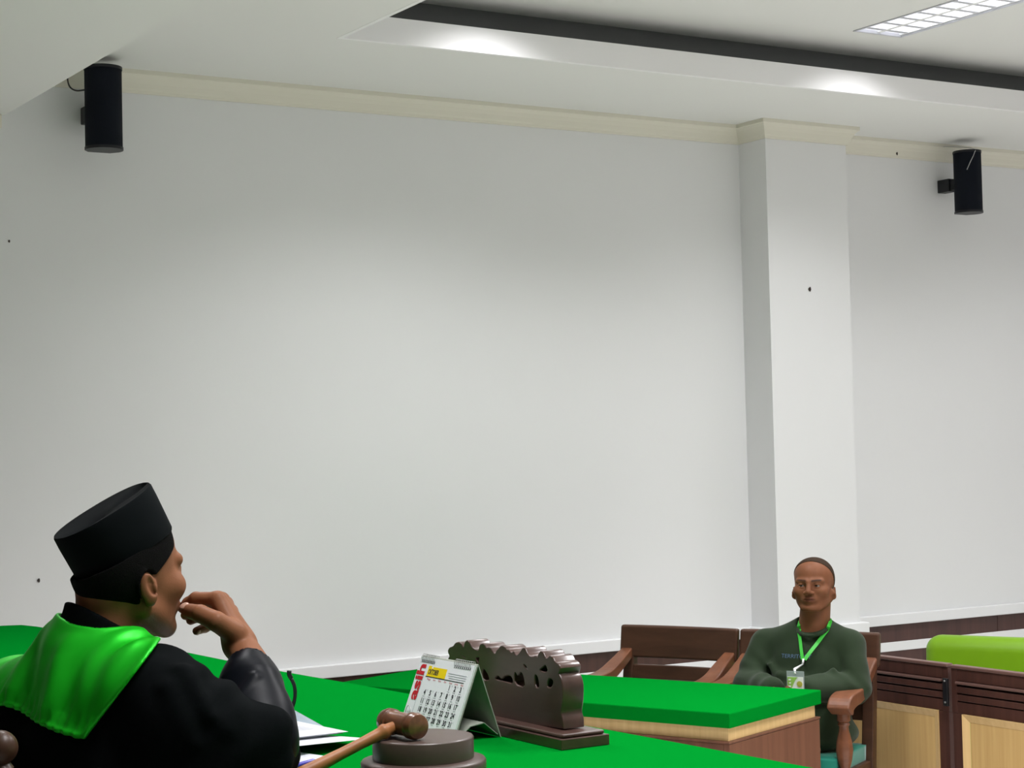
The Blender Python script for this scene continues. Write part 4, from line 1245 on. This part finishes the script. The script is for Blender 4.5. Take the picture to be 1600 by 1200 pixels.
for (u0, u1) in ((0.012, 0.060), (CW - 0.072, CW - 0.014)):      # two runs of wire binding
    n = 9
    bm = bmesh.new()
    for k in range(n):
        u = u0 + (u1 - u0) * k / (n - 1)
        slab(bm, u - 0.0011, u + 0.0011, 0.0085, 0.0135, L0, L0 + 0.0003)
    obj('punched_holes', bm, M_ink, pg)
    bm = bmesh.new()
    for k in range(n):
        u = u0 + (u1 - u0) * k / (n - 1)
        tube(bm, [page(u, 0.010, 0.006), page(u, 0.004, 0.0085), page(u, -0.003, 0.006), page(u, -0.004, -0.001), page(u, 0.002, -0.0045)], 0.0007, 5)
    obj('wire_loops', bm, M_wire, t)
# month box, weekday line, dates
bm = bmesh.new(); slab(bm, 0.044, 0.116, 0.0225, 0.0385, L0, L0 + 0.0002)
slab(bm, 0.044, 0.056, 0.018, 0.0225, L0, L0 + 0.0002); slab(bm, 0.062, 0.116, 0.0195, 0.0225, L0, L0 + 0.0002)
obj('month_box', bm, M_yellow, pg)
bm = bmesh.new(); slab(bm, 0.042, CW - 0.022, 0.0388, 0.0400, L0, L0 + 0.0003)
put_text(bm, text_geo('OKTOBER', 0.0140, 'CENTER', 0.0004, 0.62), lambda a, b: page(0.068 + a, 0.0300 - b, L0 + 0.0005))
dates = []
for d in range(1, 32):
    k = d + 3; r, c = divmod(k, 7)
    dates.append((d, 0.058 + c * 0.0214, 0.0535 + r * 0.0167))
bmr = bmesh.new(); tiny = bmesh.new()
for d, u, v in dates:
    geo = text_geo(str(d), 0.0142, 'CENTER', 0.0004, 0.92)
    put_text(bmr if False else bm, geo, lambda a, b: page(u + a, v - b, L0 + 0.0003))
    slab(tiny, u - 0.0045, u + 0.0045, v + 0.0068, v + 0.0078, L0, L0 + 0.0002)
    slab(tiny, u + 0.0078, u + 0.0094, v - 0.006, v - 0.0035, L0, L0 + 0.0002)
bmr.free()
obj('dates', bm, M_ink, pg)
for k in range(3): slab(tiny, 0.124 + 0.003 * k, CW - 0.018, 0.0255 + 0.0043 * k, 0.0267 + 0.0043 * k, L0, L0 + 0.0002)
slab(tiny, 0.0335, 0.0345, 0.030, 0.118, L0, L0 + 0.0002)
obj('small_print', tiny, M_print, pg)
bm = bmesh.new()
for c, nme in enumerate(('Minggu', 'Senin', 'Selasa', 'Rabu', 'Kamis', "Jum'at", 'Sabtu')):
    put_text(bm, text_geo(nme, 0.0056, 'CENTER', 0.0, 0.85), lambda a, b: page(0.058 + c * 0.0214 + a, 0.0438 - b, L0 + 0.0003))
put_text(bm, text_geo('asih', 0.040, 'CENTER', 0.0014, 1.18), lambda a, b: page(0.0200 - b, 0.052 - a, L0 + 0.0004))
obj('red_lettering', bm, M_red, pg)
# bent wire loop hanging at the left of the page
bm = bmesh.new(); tube(bm, smooth_path([page(0.012, 0.128, 0.006), page(0.014, 0.108, 0.008), page(0.022, 0.102, 0.009), page(0.031, 0.110, 0.008), page(0.033, 0.130, 0.006)]), 0.0008, 5)
obj('wire_clip', bm, M_wire, t, smooth=True)

# carved name board seen from behind
NB = (1.845, 3.045, BT)
t = thing('carved_name_board', 'carved dark wooden desk name board with scrolled pierced top', 'name board', NB)
OUT = [(3.2395, 1.3029), (3.229, 1.3055), (3.221, 1.3082), (3.2146, 1.3143), (3.2026, 1.3173), (3.1924, 1.3161), (3.185, 1.311), (3.18, 1.3076), (3.1759, 1.3194), (3.1666, 1.3239), (3.1567, 1.3196), (3.152, 1.3136), (3.1397, 1.3083), (3.1274, 1.3068), (3.1199, 1.3087), (3.1185, 1.3163), (3.1119, 1.3213), (3.1006, 1.3214), (3.094, 1.3157), (3.0892, 1.3148), (3.0828, 1.3166), (3.0756, 1.3147), (3.0709, 1.3114), (3.0653, 1.3069), (3.0577, 1.3063), (3.054, 1.3127), (3.0457, 1.3166), (3.0407, 1.3212), (3.0321, 1.3235), (3.0227, 1.3213), (3.0159, 1.317), (3.0088, 1.3181), (3.0043, 1.3143), (2.9973, 1.3124), (2.9911, 1.3166), (2.9858, 1.311), (2.9789, 1.3091), (2.9718, 1.3133), (2.9647, 1.3187), (2.9575, 1.3253), (2.9494, 1.3248), (2.9451, 1.3179), (2.9377, 1.3125), (2.9242, 1.3101), (2.9106, 1.3148), (2.9063, 1.3104), (2.9015, 1.3191), (2.8946, 1.3244), (2.8867, 1.3227), (2.8826, 1.3159), (2.8753, 1.3118), (2.8686, 1.3147), (2.8632, 1.3187), (2.8533, 1.316), (2.8472, 1.3083), (2.8386, 1.3067), (2.8302, 1.3016), (2.8328, 1.2933), (2.8373, 1.2882), (2.829, 1.282), (2.8231, 1.2697), (2.823, 1.2535), (2.8255, 1.2346), (2.8304, 1.2225), (2.8299, 1.2133), (2.8251, 1.2068), (2.8245, 1.1918)]
HOLES = [[(3.1958, 1.2962), (3.1806, 1.2949), (3.1657, 1.2878), (3.1783, 1.2887)], [(3.1354, 1.2936), (3.1194, 1.2974), (3.123, 1.2821), (3.1307, 1.2872)], [(3.1076, 1.2523), (3.1094, 1.2671), (3.1027, 1.2752), (3.0946, 1.2697), (3.0866, 1.263), (3.0841, 1.254)], [(3.0589, 1.2574), (3.0538, 1.2643), (3.0451, 1.2668), (3.0386, 1.2625), (3.0324, 1.263), (3.0275, 1.2677), (3.0109, 1.2706), (3.0008, 1.266), (2.9999, 1.2551), (3.0256, 1.2563)], [(2.9892, 1.2562), (2.9883, 1.2768), (2.9826, 1.2786), (2.9774, 1.2723), (2.9664, 1.2812), (2.9576, 1.2736), (2.9539, 1.2535)], [(2.958, 1.2952), (2.9497, 1.2971), (2.9388, 1.2873), (2.9456, 1.2867)], [(2.9176, 1.2578), (2.9181, 1.276), (2.913, 1.2813), (2.9048, 1.2749), (2.9011, 1.2575)], [(2.9005, 1.2907), (2.8869, 1.2978), (2.8788, 1.3025), (2.8706, 1.2898), (2.8874, 1.2867)], [(2.8746, 1.2605), (2.8727, 1.272), (2.8659, 1.2785), (2.8572, 1.277), (2.8531, 1.2715), (2.8601, 1.2615)]]
def far_side(): # mirror of the near end for the hidden far end
    return [(3.245, 1.296), (3.236, 1.288), (3.243, 1.282), (3.250, 1.270), (3.250, 1.2535), (3.247, 1.2346), (3.243, 1.2225), (3.243, 1.2133), (3.248, 1.2068), (3.249, 1.187)]
cu = bpy.data.curves.new('board', 'CURVE'); cu.dimensions = '2D'; cu.fill_mode = 'BOTH'; cu.extrude = 0.021; cu.bevel_depth = 0.0022; cu.bevel_resolution = 2
def spl(pts):
    s = cu.splines.new('POLY'); s.points.add(len(pts) - 1); s.use_cyclic_u = True
    for p, (y, z) in zip(s.points, pts): p.co = (-(y - NB[1]), z - NB[2], 0, 1)
def rounded(pts, it=2):
    for _ in range(it):
        out = []
        for a, b in zip(pts, pts[1:] + pts[:1]):
            out += [(a[0] * .75 + b[0] * .25, a[1] * .75 + b[1] * .25), (a[0] * .25 + b[0] * .75, a[1] * .25 + b[1] * .75)]
        pts = out
    return pts
spl(rounded(OUT[:-1] + [(2.8245, 1.187)] + far_side()[::-1], 1))
for h in HOLES:
    cy0, cz0 = sum(p[0] for p in h) / len(h), sum(p[1] for p in h) / len(h)
    spl(rounded([(cy0 + (y - cy0) * 1.2, cz0 + (z - cz0) * 1.2) for y, z in h], 1))
tmp = bpy.data.objects.new('board', cu); C.objects.link(tmp)
me = bpy.data.meshes.new_from_object(tmp.evaluated_get(bpy.context.evaluated_depsgraph_get()))
bpy.data.objects.remove(tmp)
# curve x -> -world y, curve y -> world z, curve z -> world x (extrusion)
me.transform(Matrix(((0, 0, 1, 0.005), (-1, 0, 0, 0), (0, 1, 0, 0), (0, 0, 0, 1))))
me.materials.clear(); me.materials.append(M_carved)
o = bpy.data.objects.new('carved_panel', me); C.objects.link(o); o.parent = t
auto_smooth(o, 38)
obj('plinth', bbox(-0.052, 0.052, -0.268, 0.292, 0.0, 0.0195), M_carved, t, bevel=0.0015)
obj('plinth_top', bbox(-0.046, 0.047, -0.261, 0.286, 0.0195, 0.0275), M_carved, t, bevel=0.004, seg=3)

# gooseneck microphone, half hidden by the sleeve
t = thing('gooseneck_microphone', 'thin black gooseneck microphone standing behind the judges elbow', 'microphone', (1.575, 3.605, BT))
b_ = Vector((1.575, 3.605, BT))
pts = [Vector(p) - b_ for p in ((1.5585, 3.4335, 1.1753), (1.5663, 3.4280, 1.1906), (1.5707, 3.4244, 1.2112), (1.5696, 3.4242, 1.2320), (1.5641, 3.4269, 1.2477))]
bm = bmesh.new(); tube(bm, smooth_path([Vector((0, 0, 0.022)), Vector((1.5619, 3.4784, 1.1752)) - b_, pts[0]] + pts[1:], 5), 0.0038, 8)
obj('stem', bm, M_black, t, smooth=True)
bm = bmesh.new(); tube(bm, smooth_path([pts[-1], Vector((1.5608, 3.4286, 1.2556)) - b_, Vector((1.5608, 3.4283, 1.2634)) - b_], 3), 0.0048, 8)
obj('mic_head', bm, M_black, t, smooth=True)
obj('base', bbox(-0.03, 0.03, -0.03, 0.03, 0.0, 0.025), M_black, t, bevel=0.008)

# papers on the bench
def sheet(label, c, d1, l1, l2, z, curl, m=M_paper, n=12, group=None, flip=1, pages=1, lines=False):
    """corner c, first edge along d1 (length l1), second edge at right angles (length l2); curl(a, b) lifts"""
    d1 = Vector((d1[0], d1[1])).normalized(); d2 = Vector((-d1.y, d1.x)) * flip
    root = thing('paper_sheet', label, 'paper', (c[0], c[1], BT), 0.0)
    for k in range(pages):
        bm = bmesh.new(); G = []; H = []
        sh = Vector((0.003 * k, -0.004 * k)) * (-1 if k % 2 else 1)
        for i in range(n + 1):
            for lst, dz in ((G, 0.0), (H, 0.0006)):
                row = []
                for j in range(n + 1):
                    a, b = i / n, j / n
                    p = d1 * l1 * a + d2 * l2 * b + sh
                    row.append(bm.verts.new((p.x, p.y, z + k * 0.0016 + curl(a, b) + dz)))
                lst.append(row)
        for i in range(n):
            for j in range(n):
                bm.faces.new((H[i][j], H[i + 1][j], H[i + 1][j + 1], H[i][j + 1])); bm.faces.new((G[i][j], G[i][j + 1], G[i + 1][j + 1], G[i + 1][j]))
        for i in range(n):
            for a, b in (((i, 0), (i + 1, 0)), ((i, n), (i + 1, n)), ((0, i), (0, i + 1)), ((n, i), (n, i + 1))):
                bm.faces.new((G[a[0]][a[1]], G[b[0]][b[1]], H[b[0]][b[1]], H[a[0]][a[1]]))
        obj('leaf', bm, m, root, smooth=True)
    if lines:
        bm = bmesh.new()
        for k in range(7):
            a0 = 0.22 + 0.055 * k
            p = [d1 * l1 * a0 + d2 * l2 * b for b in (0.12, 0.88 - 0.2 * (k % 3 == 2))]; w_ = d1 * 0.0014
            zz = z + (pages - 1) * 0.0016 + 0.0012
            q = [bm.verts.new((*(p[0] - w_), zz + curl(a0, 0.12))), bm.verts.new((*(p[0] + w_), zz + curl(a0, 0.12))), bm.verts.new((*(p[1] + w_), zz + curl(a0, 0.8))), bm.verts.new((*(p[1] - w_), zz + curl(a0, 0.8)))]
            bm.faces.new(q)
        obj('printed_lines', bm, M_print, root)
    return root
# bench level sheets, lowest first
sheet('white paper sheet nearest the gavel handle at the bottom edge', (1.432, 2.935), (-0.10, 0.30), 0.297, 0.21, 0.0006, lambda a, b: 0.004 * (1 - b) ** 2 + 0.003 * a, flip=1)
sheet('white paper sheet with a curled edge reaching towards the gavel', (1.552, 3.056), (-0.10, 0.28), 0.297, 0.21, 0.006, lambda a, b: 0.014 * (1 - a) ** 2 * (0.3 + b) + 0.002, flip=1)
sheet('stack of white printed pages beside the judges elbow', (1.536, 3.135), (-0.03, 0.30), 0.297, 0.21, 0.0145, lambda a, b: 0.003 * b, flip=1, pages=3, lines=True)
sheet('bluish paper cover lifting off the bench behind the white pages', (1.572, 3.283), (0.0, 1.0), 0.25, 0.12, 0.003, lambda a, b: 0.020 * min(1, a * 1.6) * (1 - b) ** 1.2, M_paper_blue, flip=1)
t = thing('pen', 'blue pen tip sticking out from under the gavel handle', 'pen', (1.352, 2.868, BT + 0.0185))
bm = bmesh.new(); lathe(bm, [(0.002, 0.0), (0.0045, 0.006), (0.0045, 0.12), (0.003, 0.125)], 12, axis_matrix((0.0, 0.0, 0), (-0.13, -0.02, -0.012)))
obj('barrel', bm, M_pen, t, smooth=True)
